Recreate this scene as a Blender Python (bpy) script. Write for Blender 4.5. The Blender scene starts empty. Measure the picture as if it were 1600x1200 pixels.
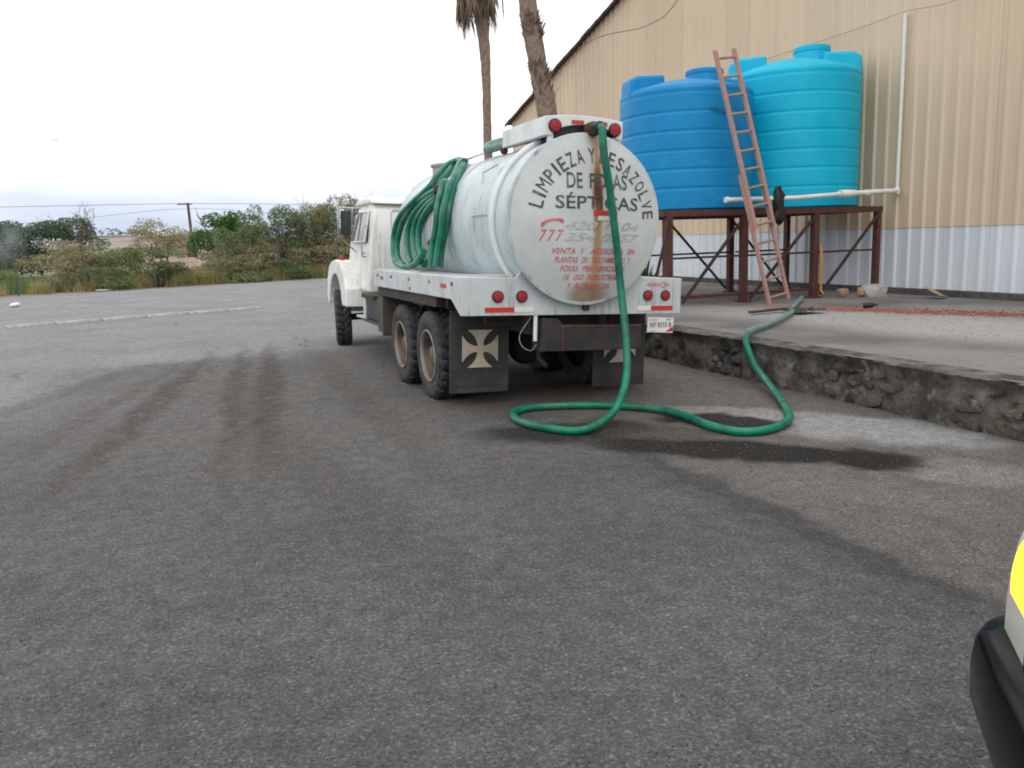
import bpy, math, random
import numpy as np
from mathutils import Vector, Matrix, Euler
R = math.radians
random.seed(7)
rng = np.random.default_rng(7)
sc = bpy.context.scene
col = sc.collection

# ------------------------------------------------------------------ camera
CAM_H = 1.8
psi, pitch, roll = R(21.43), R(9.83), 0.033
fw = Vector((math.sin(psi)*math.cos(pitch), math.cos(psi)*math.cos(pitch), -math.sin(pitch)))
rt0 = Vector((math.cos(psi), -math.sin(psi), 0)); up0 = rt0.cross(fw)
rt = rt0*math.cos(roll) - up0*math.sin(roll); up = rt0*math.sin(roll) + up0*math.cos(roll)
cd = bpy.data.cameras.new('camera'); cam = bpy.data.objects.new('camera', cd); col.objects.link(cam)
cam.matrix_world = Matrix(((rt.x, up.x, -fw.x, 0), (rt.y, up.y, -fw.y, 0), (rt.z, up.z, -fw.z, CAM_H), (0, 0, 0, 1)))
cd.sensor_width = 36; cd.lens = 1300/1600*36; cd.clip_start = 0.05; cd.clip_end = 6000
sc.camera = cam
sc.render.resolution_x = 1024; sc.render.resolution_y = 768

# ------------------------------------------------------------------ sky, sun, exposure
SUN_EL, SUN_AZ = R(52), R(-150)          # azimuth from +Y towards +X
w = bpy.data.worlds.new('World'); sc.world = w; w.use_nodes = True
nt = w.node_tree; nt.nodes.clear()
wo = nt.nodes.new('ShaderNodeOutputWorld'); bg = nt.nodes.new('ShaderNodeBackground'); bg.inputs[1].default_value = 0.1
sky = nt.nodes.new('ShaderNodeTexSky'); sky.sky_type = 'NISHITA'; sky.sun_disc = False
sky.sun_elevation = SUN_EL; sky.sun_rotation = SUN_AZ; sky.dust_density = 2.0; sky.air_density = 1.0
tc = nt.nodes.new('ShaderNodeTexCoord'); sp = nt.nodes.new('ShaderNodeSeparateXYZ'); nt.links.new(tc.outputs['Generated'], sp.inputs[0])
mp = nt.nodes.new('ShaderNodeMapping'); mp.inputs['Scale'].default_value = (1.5, 1.5, 7); nt.links.new(tc.outputs['Generated'], mp.inputs[0])
no = nt.nodes.new('ShaderNodeTexNoise'); no.inputs['Scale'].default_value = 2.2; no.inputs['Detail'].default_value = 5; nt.links.new(mp.outputs[0], no.inputs['Vector'])
ma = nt.nodes.new('ShaderNodeMath'); ma.operation = 'MULTIPLY_ADD'; ma.inputs[1].default_value = 0.13; nt.links.new(no.outputs['Fac'], ma.inputs[0]); nt.links.new(sp.outputs['Z'], ma.inputs[2])
mr = nt.nodes.new('ShaderNodeMapRange'); mr.interpolation_type = 'SMOOTHSTEP'
mr.inputs['From Min'].default_value = 0.078; mr.inputs['From Max'].default_value = 0.195; nt.links.new(ma.outputs[0], mr.inputs['Value'])
cl = nt.nodes.new('ShaderNodeMix'); cl.data_type = 'RGBA'          # cloud deck: pale blue-grey low down, white above
cl.inputs['A'].default_value = (6.9, 7.75, 9.5, 1); cl.inputs['B'].default_value = (16.2, 16.2, 16.3, 1); nt.links.new(mr.outputs[0], cl.inputs['Factor'])
mx = nt.nodes.new('ShaderNodeMix'); mx.data_type = 'RGBA'; mx.inputs['Factor'].default_value = 0.93
nt.links.new(sky.outputs[0], mx.inputs['A']); nt.links.new(cl.outputs['Result'], mx.inputs['B'])
nt.links.new(mx.outputs['Result'], bg.inputs[0]); nt.links.new(bg.outputs[0], wo.inputs[0])
sd = bpy.data.lights.new('sun', 'SUN'); sd.energy = 0.6; sd.angle = R(30); sd.color = (1, .95, .88)
sun = bpy.data.objects.new('sun', sd); col.objects.link(sun)
sdir = Vector((math.sin(SUN_AZ)*math.cos(SUN_EL), math.cos(SUN_AZ)*math.cos(SUN_EL), math.sin(SUN_EL)))
sun.rotation_euler = sdir.to_track_quat('Z', 'Y').to_euler(); sun.location = (-20, -20, 30)
sc.view_settings.view_transform = 'Standard'; sc.view_settings.look = 'None'; sc.view_settings.exposure = 0; sc.view_settings.gamma = 1
sc.cycles.filter_width = 1.9
sc.cycles.max_bounces = 6; sc.cycles.diffuse_bounces = 3; sc.cycles.glossy_bounces = 3; sc.cycles.transmission_bounces = 2

# ------------------------------------------------------------------ material helpers
def setin(b, name, v):
    if name in b.inputs: b.inputs[name].default_value = v
class NT:
    def __init__(s, name):
        s.m = bpy.data.materials.new(name); s.m.use_nodes = True; s.t = s.m.node_tree
        s.b = s.t.nodes['Principled BSDF']; s.co = s.t.nodes.new('ShaderNodeTexCoord').outputs['Object']
    def n(s, k, **kw):
        o = s.t.nodes.new(k)
        for a, v in kw.items(): setattr(o, a, v)
        return o
    def link(s, a, b): s.t.links.new(a, b)
    def noise(s, scale, detail=4, vec=None, rough=.55):
        o = s.n('ShaderNodeTexNoise'); o.inputs['Scale'].default_value = scale; o.inputs['Detail'].default_value = detail; o.inputs['Roughness'].default_value = rough
        s.link(vec or s.co, o.inputs['Vector']); return o.outputs['Fac']
    def ramp(s, v, lo, hi, a=0., b=1.):
        o = s.n('ShaderNodeMapRange', interpolation_type='SMOOTHSTEP')
        for k, x in (('From Min', lo), ('From Max', hi), ('To Min', a), ('To Max', b)): o.inputs[k].default_value = x
        s.link(v, o.inputs['Value']); return o.outputs[0]
    def math(s, op, a, b=None):
        o = s.n('ShaderNodeMath', operation=op)
        for i, x in enumerate((a, b)):
            if x is None: continue
            if isinstance(x, (int, float)): o.inputs[i].default_value = x
            else: s.link(x, o.inputs[i])
        return o.outputs[0]
    def mix(s, f, a, b, mode='MIX'):
        o = s.n('ShaderNodeMix', data_type='RGBA', blend_type=mode)
        for k, x in (('Factor', f), ('A', a), ('B', b)):
            if isinstance(x, (int, float)): o.inputs[k].default_value = x
            elif isinstance(x, tuple): o.inputs[k].default_value = (*x, 1) if len(x) == 3 else x
            else: s.link(x, o.inputs[k])
        return o.outputs['Result']
    def scaled(s, sx, sy, sz):
        o = s.n('ShaderNodeMapping'); o.inputs['Scale'].default_value = (sx, sy, sz); s.link(s.co, o.inputs[0]); return o.outputs[0]
    def ellipse(s, cx, cy, ang, rx, ry, soft=.35, warp=None, plane='xy'):
        o = s.n('ShaderNodeMapping', vector_type='TEXTURE')
        if plane == 'xy': o.inputs['Location'].default_value = (cx, cy, 0); o.inputs['Rotation'].default_value = (0, 0, R(ang)); o.inputs['Scale'].default_value = (rx, ry, 1e4)
        else: o.inputs['Location'].default_value = (cx, 0, cy); o.inputs['Scale'].default_value = (rx, 1e4, ry)
        s.link(warp or s.co, o.inputs[0])
        l = s.n('ShaderNodeVectorMath', operation='LENGTH'); s.link(o.outputs[0], l.inputs[0])
        return s.ramp(l.outputs['Value'], 1+soft, 1-soft)
    def warp(s, scale, amt):
        o = s.n('ShaderNodeTexNoise'); o.inputs['Scale'].default_value = scale; o.inputs['Detail'].default_value = 4; s.link(s.co, o.inputs['Vector'])
        a = s.n('ShaderNodeVectorMath', operation='MULTIPLY_ADD'); s.link(o.outputs['Color'], a.inputs[0])
        a.inputs[1].default_value = (amt,)*3; 
        c = s.n('ShaderNodeVectorMath', operation='SUBTRACT'); s.link(s.co, c.inputs[0]); c.inputs[1].default_value = (amt*.5,)*3
        s.link(c.outputs[0], a.inputs[2]); return a.outputs[0]
    def bump(s, h, strength=.3, dist=.02):
        o = s.n('ShaderNodeBump'); o.inputs['Strength'].default_value = strength; o.inputs['Distance'].default_value = dist
        s.link(h, o.inputs['Height']); s.link(o.outputs[0], s.b.inputs['Normal'])
    def fin(s, c, rough=.7, metal=0., spec=None):
        if isinstance(c, tuple): s.b.inputs['Base Color'].default_value = (*c, 1)
        else: s.link(c, s.b.inputs['Base Color'])
        if isinstance(rough, (int, float)): s.b.inputs['Roughness'].default_value = rough
        else: s.link(rough, s.b.inputs['Roughness'])
        s.b.inputs['Metallic'].default_value = metal
        if spec is not None: setin(s.b, 'Specular IOR Level', spec)
        return s.m
def mat(name, c, c2=None, rough=.7, scale=6, bump=0., bscale=60, metal=0., spec=.4, lo=.35, hi=.7, detail=5):
    q = NT(name)
    c2 = c2 or tuple(x*.72 for x in c)
    f = q.ramp(q.noise(scale, detail), lo, hi)
    if bump: q.bump(q.noise(bscale, 4), bump, .01)
    return q.fin(q.mix(f, c, c2), rough, metal, spec)
M = {}
def paint(name, c, grime=(.2, .17, .13), amount=.5, rough=.45):
    """weathered paint: fine vertical dirt streaks and blotches"""
    q = NT(name)
    st = q.noise(1., 6, q.scaled(22, 22, 1.3)); bl = q.noise(2.3, 6)
    f = q.math('MULTIPLY', q.ramp(st, .46, .72), q.ramp(bl, .4, .66))
    c1 = q.mix(q.ramp(bl, .3, .75), c, tuple(x*.86 for x in c))
    c2 = q.mix(q.math('MULTIPLY', f, amount), c1, grime)
    q.bump(q.math('ADD', q.noise(1.7, 3), q.math('MULTIPLY', q.noise(16, 3), .06)), .35, .05)
    return q.fin(c2, q.ramp(bl, .2, .8, rough-.08, rough+.2), 0, .4)
M['tank'] = paint('tank_paint', (.50, .57, .59), amount=.85)
M['bed'] = paint('bed_paint', (.53, .575, .58), amount=.75)
M['cab'] = paint('cab_paint', (.76, .76, .73), amount=.5, rough=.35)
M['boxw'] = paint('light_box_paint', (.68, .71, .71), amount=.35)
M['steel'] = mat('dark_steel', (.018, .021, .028), (.045, .035, .028), .6, 4, .2, 30)
M['under'] = mat('chassis_grime', (.034, .031, .029), (.06, .05, .042), .85, 5, .3, 40)
M['rubber'] = mat('tyre_rubber', (.033, .034, .038), (.065, .062, .06), .8, 9, .25, 90, spec=.3)
M['rim'] = mat('rim_paint', (.15, .125, .10), (.07, .06, .05), .8, 4, .15)
M['flap'] = mat('mud_flap_rubber', (.038, .038, .039), (.07, .065, .06), .75, 4, .15, 40, spec=.3)
M['cross'] = mat('emblem_tan', (.50, .42, .33), (.40, .33, .26), .7, 8)
M['rust'] = mat('rusty_brown', (.12, .05, .03), (.05, .03, .022), .85, 18, .4, 60)
M['brownplate'] = mat('dirty_plate', (.085, .07, .058), (.05, .042, .037), .8, 5)
M['red'] = mat('red_tape', (.55, .035, .03), (.45, .03, .03), .4, 20)
M['white'] = mat('white_plastic', (.72, .72, .70), (.62, .61, .58), .45, 6)
M['black'] = mat('black_plastic', (.012, .012, .013), (.02, .02, .02), .5, 6)
M['glass'] = mat('window_glass', (.03, .036, .04), (.025, .03, .034), .08, 3, spec=.6)
M['chrome'] = mat('mirror_metal', (.55, .55, .54), (.4, .4, .39), .3, 12, metal=.7)
M['letter_black'] = mat('lettering_black', (.05, .06, .06), (.20, .22, .22), .7, 14, lo=.45, hi=.75)
M['letter_grey'] = mat('lettering_grey', (.34, .36, .36), (.47, .50, .50), .7, 12)
M['letter_red'] = mat('lettering_red', (.55, .10, .09), (.56, .28, .26), .7, 20, lo=.4, hi=.75)
q = NT('lamp_red'); vz = q.n('ShaderNodeTexVoronoi'); vz.inputs['Scale'].default_value = 60; q.link(q.co, vz.inputs[0]); q.bump(vz.outputs['Distance'], .4, .01)
M['lamp'] = q.fin((.33, .014, .022), .35, 0, .4)
M['amber'] = mat('amber_reflector', (.5, .16, .03), None, .3)
q = NT('hose_green'); f = q.noise(6, 5); d = q.ramp(q.noise(1.4, 5), .45, .75)
rib = q.n('ShaderNodeTexWave', wave_type='BANDS', bands_direction='Z'); rib.inputs['Scale'].default_value = 30; q.link(q.co, rib.inputs[0])
M['hose'] = q.fin(q.mix(q.math('MULTIPLY', q.ramp(q.noise(2.2, 7, rough=.7), .47, .72), .4), q.mix(q.ramp(f, .3, .7), (.0, .19, .105), (.0, .095, .06)), (.15, .19, .15)), q.ramp(q.noise(3, 5), .3, .7, .3, .55), 0, .4)
M['hose_old'] = mat('hose_dusty_green', (.12, .22, .18), (.17, .25, .22), .7, 7, .1)
M['tank_blue'] = None
def poly(name, c, c2):
    q = NT(name); q.bump(q.noise(90, 3), .08, .004)
    sc_ = q.ramp(q.noise(1., 5, q.scaled(5, 5, 26)), .58, .8)
    return q.fin(q.mix(q.math('MULTIPLY', sc_, .2), q.mix(q.ramp(q.noise(2, 4), .3, .7), c, c2), (.30, .5, .62)), .5, 0, .28)
M['tank_blue'] = poly('poly_blue', (.0, .20, .465), (.002, .23, .495))
M['tank_cyan'] = poly('poly_cyan', (.0, .40, .60), (.003, .44, .64))
M['stand'] = mat('red_oxide_steel', (.105, .033, .026), (.06, .026, .022), .7, 9, .15)
M['stand_dark'] = mat('dark_brace_steel', (.035, .022, .022), (.06, .03, .027), .7, 9, .15)
M['ladder'] = mat('ladder_paint', (.42, .24, .20), (.34, .21, .18), .6, 12, .1)
M['rung'] = mat('rung_wood', (.36, .23, .18), (.27, .19, .16), .7, 12, .1)
M['pvc'] = mat('pvc_white', (.74, .74, .72), (.66, .65, .62), .4, 5)
def sheet(name, c):
    q = NT(name); rn = q.n('ShaderNodeObjectInfo').outputs['Random']; c0 = c; c = q.mix(rn, tuple(x*.93 for x in c0), tuple(min(1, x*1.04) for x in c0)); st = q.ramp(q.noise(1., 6, q.scaled(3, 5, .35)), .45, .8); bl = q.ramp(q.noise(.5, 4), .35, .7)
    return q.fin(q.mix(q.math('MULTIPLY', st, .09), q.mix(bl, c, q.mix(1., c, (.95, .95, .95), 'MULTIPLY')), tuple(x*.68 for x in c0)), .45, .0, .4)
M['wall_beige'] = sheet('sheet_beige', (.635, .505, .36))
M['wall_white'] = sheet('sheet_white', (.64, .685, .73))
M['roof'] = mat('roof_sheet', (.16, .09, .06), (.09, .055, .04), .7, 3)
M['conc_dark'] = mat('old_concrete', (.10, .09, .085), (.055, .05, .048), .9, 6, .5, 30)
M['bark'] = mat('palm_bark', (.28, .20, .155), (.16, .11, .085), .9, 9, .6, 25)
M['bark2'] = mat('twig_bark', (.14, .105, .08), (.09, .07, .055), .9, 9)
M['deadleaf'] = mat('dead_fronds', (.26, .19, .12), (.11, .085, .065), .85, 2.5)
M['frond'] = mat('palm_frond', (.07, .10, .035), (.11, .12, .05), .6, 2)
def leafmat(name, cols, scale=1.2):
    q = NT(name); r = q.n('ShaderNodeValToRGB'); e = r.color_ramp.elements
    ps = np.linspace(.3, .7, len(cols))
    e[0].position = ps[0]; e[0].color = (*cols[0], 1); e[1].position = ps[-1]; e[1].color = (*cols[-1], 1)
    for p_, c_ in list(zip(ps, cols))[1:-1]:
        k = e.new(p_); k.color = (*c_, 1)
    g = q.n('ShaderNodeNewGeometry')
    v = q.math('ADD', q.math('MULTIPLY', q.noise(scale, 3), .72), q.math('MULTIPLY', g.outputs['Random Per Island'], .28))
    q.link(v, r.inputs[0]); m_ = q.fin(r.outputs[0], .65, 0, .25)
    tr = q.n('ShaderNodeBsdfTranslucent'); q.link(r.outputs[0], tr.inputs[0]); ms = q.n('ShaderNodeMixShader'); ms.inputs[0].default_value = .25
    out = q.t.nodes['Material Output']; q.link(q.b.outputs[0], ms.inputs[1]); q.link(tr.outputs[0], ms.inputs[2]); q.link(ms.outputs[0], out.inputs['Surface'])
    return m_
M['leaf_mixed'] = leafmat('leaves_mixed', [(.40, .33, .21), (.24, .23, .11), (.16, .22, .085), (.12, .19, .07), (.24, .29, .13)])
M['leaf_green'] = leafmat('leaves_green', [(.22, .20, .11), (.12, .18, .07), (.085, .15, .06), (.20, .25, .10)])
M['leaf_dry'] = leafmat('leaves_dry', [(.42, .34, .22), (.30, .25, .14), (.20, .22, .10), (.44, .38, .26)])
M['leaf_dark'] = leafmat('leaves_dark', [(.06, .10, .065), (.08, .135, .08), (.11, .155, .10)], .5)
M['leaf_bright'] = leafmat('leaves_bright', [(.05, .14, .03), (.08, .18, .04), (.05, .11, .03)])
M['grass'] = leafmat('verge_grass', [(.50, .38, .20), (.38, .32, .14), (.22, .25, .09), (.52, .39, .22)], .35)
M['field'] = mat('field_earth', (.15, .16, .085), (.21, .17, .11), .95, .25, .3, 3)
M['pinkwall'] = mat('pink_plaster', (.60, .47, .42), (.50, .38, .34), .9, .6)
M['palewall'] = mat('pale_plaster', (.62, .58, .54), (.5, .46, .42), .9, .6)
M['pole'] = mat('pole_wood', (.10, .07, .055), (.07, .05, .045), .9, 2)
M['wire'] = mat('cable', (.05, .05, .055), None, .7)
M['fencepost'] = mat('fence_post', (.06, .075, .065), (.10, .10, .085), .8, 4)
M['hatchgrey'] = mat('hatch_grey', (.36, .34, .31), (.27, .25, .23), .7, 6)
M['kerb'] = mat('kerb_concrete', (.40, .39, .37), (.27, .26, .25), .9, 6, .4, 30)
def rubble(name, k, tint):
    q = NT(name); g = q.n('ShaderNodeNewGeometry').outputs['Position']
    mc = q.mix(q.ramp(q.noise(2.6, 7, g, .7), .40, .62), (.058*tint[0], .054*tint[1], .05*tint[2]), (.15*tint[0], .138*tint[1], .125*tint[2]))
    mc = q.mix(q.math('MULTIPLY', q.ramp(q.noise(4.2, 7, g, .72), .55, .66), k), mc, (.33, .33, .335))
    mc = q.mix(q.math('MULTIPLY', q.ramp(q.noise(6.5, 6, g, .7), .56, .66), .7), mc, (.035, .033, .03))
    q.bump(q.noise(22, 7, g, .72), 1., .05); return q.fin(mc, .95, 0, .2)
M['stone'] = rubble('wall_stone', .8, (1, 1, 1)); M['stone2'] = rubble('wall_stone_pale', 1., (1.6, 1.62, 1.65)); M['stone3'] = rubble('wall_stone_brown', .8, (1.35, 1.15, 1.0)); M['mortar'] = rubble('mortar_moss', .9, (1.5, 1.48, 1.45))
M['card'] = mat('cardboard', (.40, .29, .19), None, .85, 4)
M['rock_tan'] = mat('tan_rubble', (.42, .28, .15), (.3, .2, .12), .9, 8, .4)
M['redcrumb'] = mat('red_crumbs', (.36, .115, .08), (.26, .10, .075), .9, 3)
M['ground_stone'] = leafmat('gravel_bits', [(.05, .05, .05), (.11, .106, .10), (.22, .21, .20), (.09, .085, .08)], 3)
M['yellow'] = mat('yellow_strap', (.50, .28, .04), (.36, .2, .04), .6, 10)
M['plant'] = mat('plant_leaf', (.05, .13, .035), (.09, .17, .05), .5, 3)
M['carwhite'] = mat('car_paint', (.72, .72, .70), (.70, .70, .68), .15, 2)
M['carblack'] = mat('car_black_trim', (.004, .005, .007), None, .16, 2, spec=.1)

# ---- ground materials
q = NT('asphalt_yard')
brk = q.ramp(q.noise(5, 5, rough=.75), .30, .54); wp = q.warp(.9, .9); wp2 = q.warp(2.5, .5); wp3 = q.warp(1.3, .45)
sxyz = q.n('ShaderNodeSeparateXYZ'); q.link(wp, sxyz.inputs[0])
X_, Y_ = sxyz.outputs['X'], sxyz.outputs['Y']
palem = q.ellipse(5.6, 5.8, -58, 1.25, .55, .3, wp2); calm = q.ramp(palem, 0, 1, 1., .2)
fine = q.noise(130, 3, rough=.8); grit = q.noise(48, 4, rough=.8); mid = q.noise(14, 3); big = q.noise(.55, 4)
base = q.mix(q.ramp(big, .35, .7), (.098, .098, .10), (.075, .074, .074))
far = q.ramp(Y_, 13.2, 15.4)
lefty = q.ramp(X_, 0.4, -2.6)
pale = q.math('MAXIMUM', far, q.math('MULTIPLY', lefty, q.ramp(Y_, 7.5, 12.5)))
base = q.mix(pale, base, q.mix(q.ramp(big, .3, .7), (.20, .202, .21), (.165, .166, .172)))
brown = q.math('MULTIPLY', q.math('MULTIPLY', q.ramp(Y_, 4.5, 8.5), q.ramp(Y_, 15., 13.8)), q.ramp(X_, -2.2, -.6))
base = q.mix(q.math('MULTIPLY', brown, q.ramp(q.noise(1.1, 6), .3, .62)), base, (.106, .100, .095))
for (cx, cy, a, rx, ry, k) in ((.95, 11.2, 84, 4.2, .17, .95), (.55, 11.0, 85, 4.2, .13, .8), (-.35, 11.0, 80, 4.0, .17, .85), (-.8, 11.3, 77, 3.4, .12, .4), (1.9, 10.2, 88, 4.0, .2, .4), (-1.5, 12.4, 66, 2.6, .2, .35), (.9, 6.5, 97, 3, .3, .4)):
    base = q.mix(q.math('MULTIPLY', q.math('MULTIPLY', q.ellipse(cx, cy, a, rx, ry, .6, wp3), k), brk), base, (.056, .049, .044))
dirt = q.math('MULTIPLY', q.ramp(X_, 3.25, 3.75), q.ramp(Y_, 13, 10))
base = q.mix(dirt, base, q.mix(q.ramp(mid, .35, .7), (.130, .119, .109), (.098, .089, .081)))
for (cx, cy, a, rx, ry, k, cc) in ((5.6, 5.8, -58, 1.2, .52, .85, (.25, .254, .262)), (5.1, 6.9, -40, .7, .25, .6, (.24, .235, .23)), (5.3, 4.3, -50, .5, .35, .5, (.22, .22, .22)), (4.3, 4.3, -60, .8, .3, .3, (.17, .16, .15)),
        (3.42, 4.3, 90, 2.4, .10, .5, (.03, .032, .038)), (3.36, 4.6, 90, 2.0, .22, .35, (.045, .047, .052)), (3.3, 6.95, -15, .85, .42, .9, (.014, .013, .012)), (4.2, 5.62, -43, 1.35, .34, .97, (.011, .0095, .009)),
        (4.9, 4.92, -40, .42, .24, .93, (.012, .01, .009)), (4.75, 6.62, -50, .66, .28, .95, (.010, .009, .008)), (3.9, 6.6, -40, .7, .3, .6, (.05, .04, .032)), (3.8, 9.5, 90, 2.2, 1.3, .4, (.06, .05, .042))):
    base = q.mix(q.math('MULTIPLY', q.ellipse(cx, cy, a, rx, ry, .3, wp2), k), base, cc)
mott = q.noise(7, 6, rough=.75)
base = q.mix(q.ramp(mott, .33, .67), q.mix(1., base, (1.14, 1.14, 1.14), 'MULTIPLY'), q.mix(1., base, (1.66, 1.66, 1.66), 'MULTIPLY'))
cv = q.n('ShaderNodeTexVoronoi', feature='DISTANCE_TO_EDGE'); cv.inputs['Scale'].default_value = .45; q.link(wp3, cv.inputs['Vector'])
crk = q.math('MULTIPLY', q.ramp(cv.outputs['Distance'], .010, .003), q.math('MULTIPLY', q.ramp(q.noise(.35, 2), .52, .60), q.ramp(Y_, 10, 13)))
base = q.mix(q.math('MULTIPLY', crk, .55), base, (.03, .03, .03))
spk = q.n('ShaderNodeTexVoronoi'); spk.inputs['Scale'].default_value = 85; q.link(q.co, spk.inputs[0])
sv = q.n('ShaderNodeSeparateColor'); q.link(spk.outputs['Color'], sv.inputs[0])
base = q.mix(q.math('MULTIPLY', q.math('MULTIPLY', q.ramp(sv.outputs[0], .72, 1.), .6), calm), base, q.mix(1., base, (2.2, 2.17, 2.12), 'MULTIPLY'))
base = q.mix(q.math('MULTIPLY', q.math('MULTIPLY', q.ramp(fine, .56, .36), .6), calm), base, q.mix(1., base, (.4, .4, .4), 'MULTIPLY'))
base = q.mix(q.ramp(grit, .30, .70), q.mix(1., base, (.60, .60, .60), 'MULTIPLY'), q.mix(1., base, (1.42, 1.41, 1.39), 'MULTIPLY'))
q.bump(q.math('ADD', q.math('MULTIPLY', fine, .7), q.math('ADD', q.math('MULTIPLY', q.math('ADD', mid, grit), .8), q.math('MULTIPLY', spk.outputs['Distance'], -.35))), .8, .03)
wet = q.math('MAXIMUM', q.ellipse(4.2, 5.62, -43, 1.2, .24, .3, wp2), q.ellipse(4.75, 6.62, -50, .6, .18, .3, wp2))
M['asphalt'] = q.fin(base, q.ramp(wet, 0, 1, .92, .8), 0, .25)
q = NT('platform_concrete'); wp2 = q.warp(1.4, .8)
b0 = q.mix(q.ramp(q.noise(.7, 6), .35, .68), (.20, .195, .19), (.115, .11, .107))
b0 = q.mix(q.math('MULTIPLY', q.ellipse(9.6, 8.2, 100, 4.2, 1.35, .5, wp2), .75), b0, (.34, .335, .33))
b0 = q.mix(q.math('MULTIPLY', q.ellipse(10.85, 10.0, -63, 2.3, .42, .7, wp2), .75), b0, (.27, .115, .09))
b0 = q.mix(q.math('MULTIPLY', q.ramp(q.noise(9, 6), .5, .75), .5), b0, (.10, .095, .09))
q.bump(q.noise(30, 5), .3, .02); M['platform'] = q.fin(b0, .9, 0, .3)

# ------------------------------------------------------------------ mesh helpers
class MB:
    def __init__(s): s.v = []; s.f = []
    def add(s, vs, fs):
        k = len(s.v); s.v += [tuple(x) for x in vs]; s.f += [tuple(i+k for i in f) for f in fs]; return s
    def box(s, c, d, rot=None):
        hx, hy, hz = d[0]/2, d[1]/2, d[2]/2
        vs = [Vector((x, y, z)) for x in (-hx, hx) for y in (-hy, hy) for z in (-hz, hz)]
        if rot is not None:
            m = Euler(rot).to_matrix(); vs = [m @ v for v in vs]
        return s.add([v+Vector(c) for v in vs], [(0, 1, 3, 2), (4, 6, 7, 5), (0, 4, 5, 1), (2, 3, 7, 6), (0, 2, 6, 4), (1, 5, 7, 3)])
    def bar(s, a, b, w, h=None, upv=(0, 0, 1)):
        a, b = Vector(a), Vector(b); h = h or w; d = (b-a).normalized(); u = Vector(upv)
        if abs(d.dot(u)) > .98: u = Vector((0, 1, 0))
        r = d.cross(u).normalized(); u = r.cross(d)
        vs = [p+r*sx*w/2+u*sy*h/2 for p in (a, b) for sx, sy in ((-1, -1), (1, -1), (1, 1), (-1, 1))]
        return s.add(vs, [(0, 1, 2, 3)[::-1], (4, 5, 6, 7), (0, 1, 5, 4), (1, 2, 6, 5), (2, 3, 7, 6), (3, 0, 4, 7)])
    def tube(s, pts, r, n=8, cap=True):
        pts = [Vector(p) for p in pts]; rr = r if isinstance(r, (list, tuple)) else [r]*len(pts)
        u = None; rings = []
        for i, p in enumerate(pts):
            d = (pts[min(i+1, len(pts)-1)]-pts[max(i-1, 0)]).normalized()
            if u is None:
                u = Vector((0, 0, 1)) if abs(d.z) < .9 else Vector((1, 0, 0))
            u = (u-d*d.dot(u)).normalized(); v = d.cross(u)
            rings.append([p+(u*math.cos(2*math.pi*k/n)+v*math.sin(2*math.pi*k/n))*rr[i] for k in range(n)])
        vs = [x for rg in rings for x in rg]; fs = []
        for i in range(len(pts)-1):
            for k in range(n):
                fs.append((i*n+k, i*n+(k+1) % n, (i+1)*n+(k+1) % n, (i+1)*n+k))
        if cap: fs += [tuple(range(n))[::-1], tuple(range((len(pts)-1)*n, len(pts)*n))]
        return s.add(vs, fs)
    def lathe(s, prof, o, axis='z', n=48, close=False, cap=True):
        """prof: (radius, height) pairs round the axis through o"""
        vs = []; fs = []
        for r, h in prof:
            for k in range(n):
                a = 2*math.pi*k/n; c, d = r*math.cos(a), r*math.sin(a)
                vs.append(Vector(o)+Vector({'z': (c, d, h), 'x': (h, c, d), 'y': (d, h, c)}[axis]))
        m = len(prof)
        for i in range(m if close else m-1):
            j = (i+1) % m
            for k in range(n): fs.append((i*n+k, i*n+(k+1) % n, j*n+(k+1) % n, j*n+k))
        if not close and cap:
            if prof[0][0] > 1e-6: fs.append(tuple(range(n))[::-1])
            if prof[-1][0] > 1e-6: fs.append(tuple(range((m-1)*n, m*n)))
        return s.add(vs, fs)
    def prism(s, pl, a, b, axis='x', scale_b=None):
        """pl: 2-D outline; axis x: (y,z), y: (x,z), z: (x,y); from a to b along axis"""
        f = {'x': lambda p, t: (t, p[0], p[1]), 'y': lambda p, t: (p[0], t, p[1]), 'z': lambda p, t: (p[0], p[1], t)}[axis]
        n = len(pl); vs = [f(p, a) for p in pl]+[f(p, b) for p in pl]
        return s.add(vs, [tuple(range(n))[::-1], tuple(range(n, 2*n))]+[(k, (k+1) % n, n+(k+1) % n, n+k) for k in range(n)])
    def mesh(s, name, smooth=None, fix=True):
        me = bpy.data.meshes.new(name); me.from_pydata(s.v, [], s.f)
        if fix:
            import bmesh
            bm = bmesh.new(); bm.from_mesh(me); bmesh.ops.recalc_face_normals(bm, faces=bm.faces); bm.to_mesh(me); bm.free()
        if smooth is not None:
            me.polygons.foreach_set('use_smooth', [True]*len(me.polygons)); me.set_sharp_from_angle(angle=R(smooth))
        me.update(); return me
    def build(s, name, m, parent=None, smooth=None, bevel=0., seg=2, fix=True):
        me = s.mesh(name, smooth, fix); return place(name, me, m, parent, bevel, seg)
def place(name, me, m, parent=None, bevel=0., seg=2):
    if m is not None and not me.materials: me.materials.append(M[m] if isinstance(m, str) else m)
    o = bpy.data.objects.new(name, me); col.objects.link(o)
    if parent: o.parent = parent
    if bevel:
        b = o.modifiers.new('bevel', 'BEVEL'); b.width = bevel; b.segments = seg; b.limit_method = 'ANGLE'; b.angle_limit = R(35); b.harden_normals = False
    return o
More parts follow.
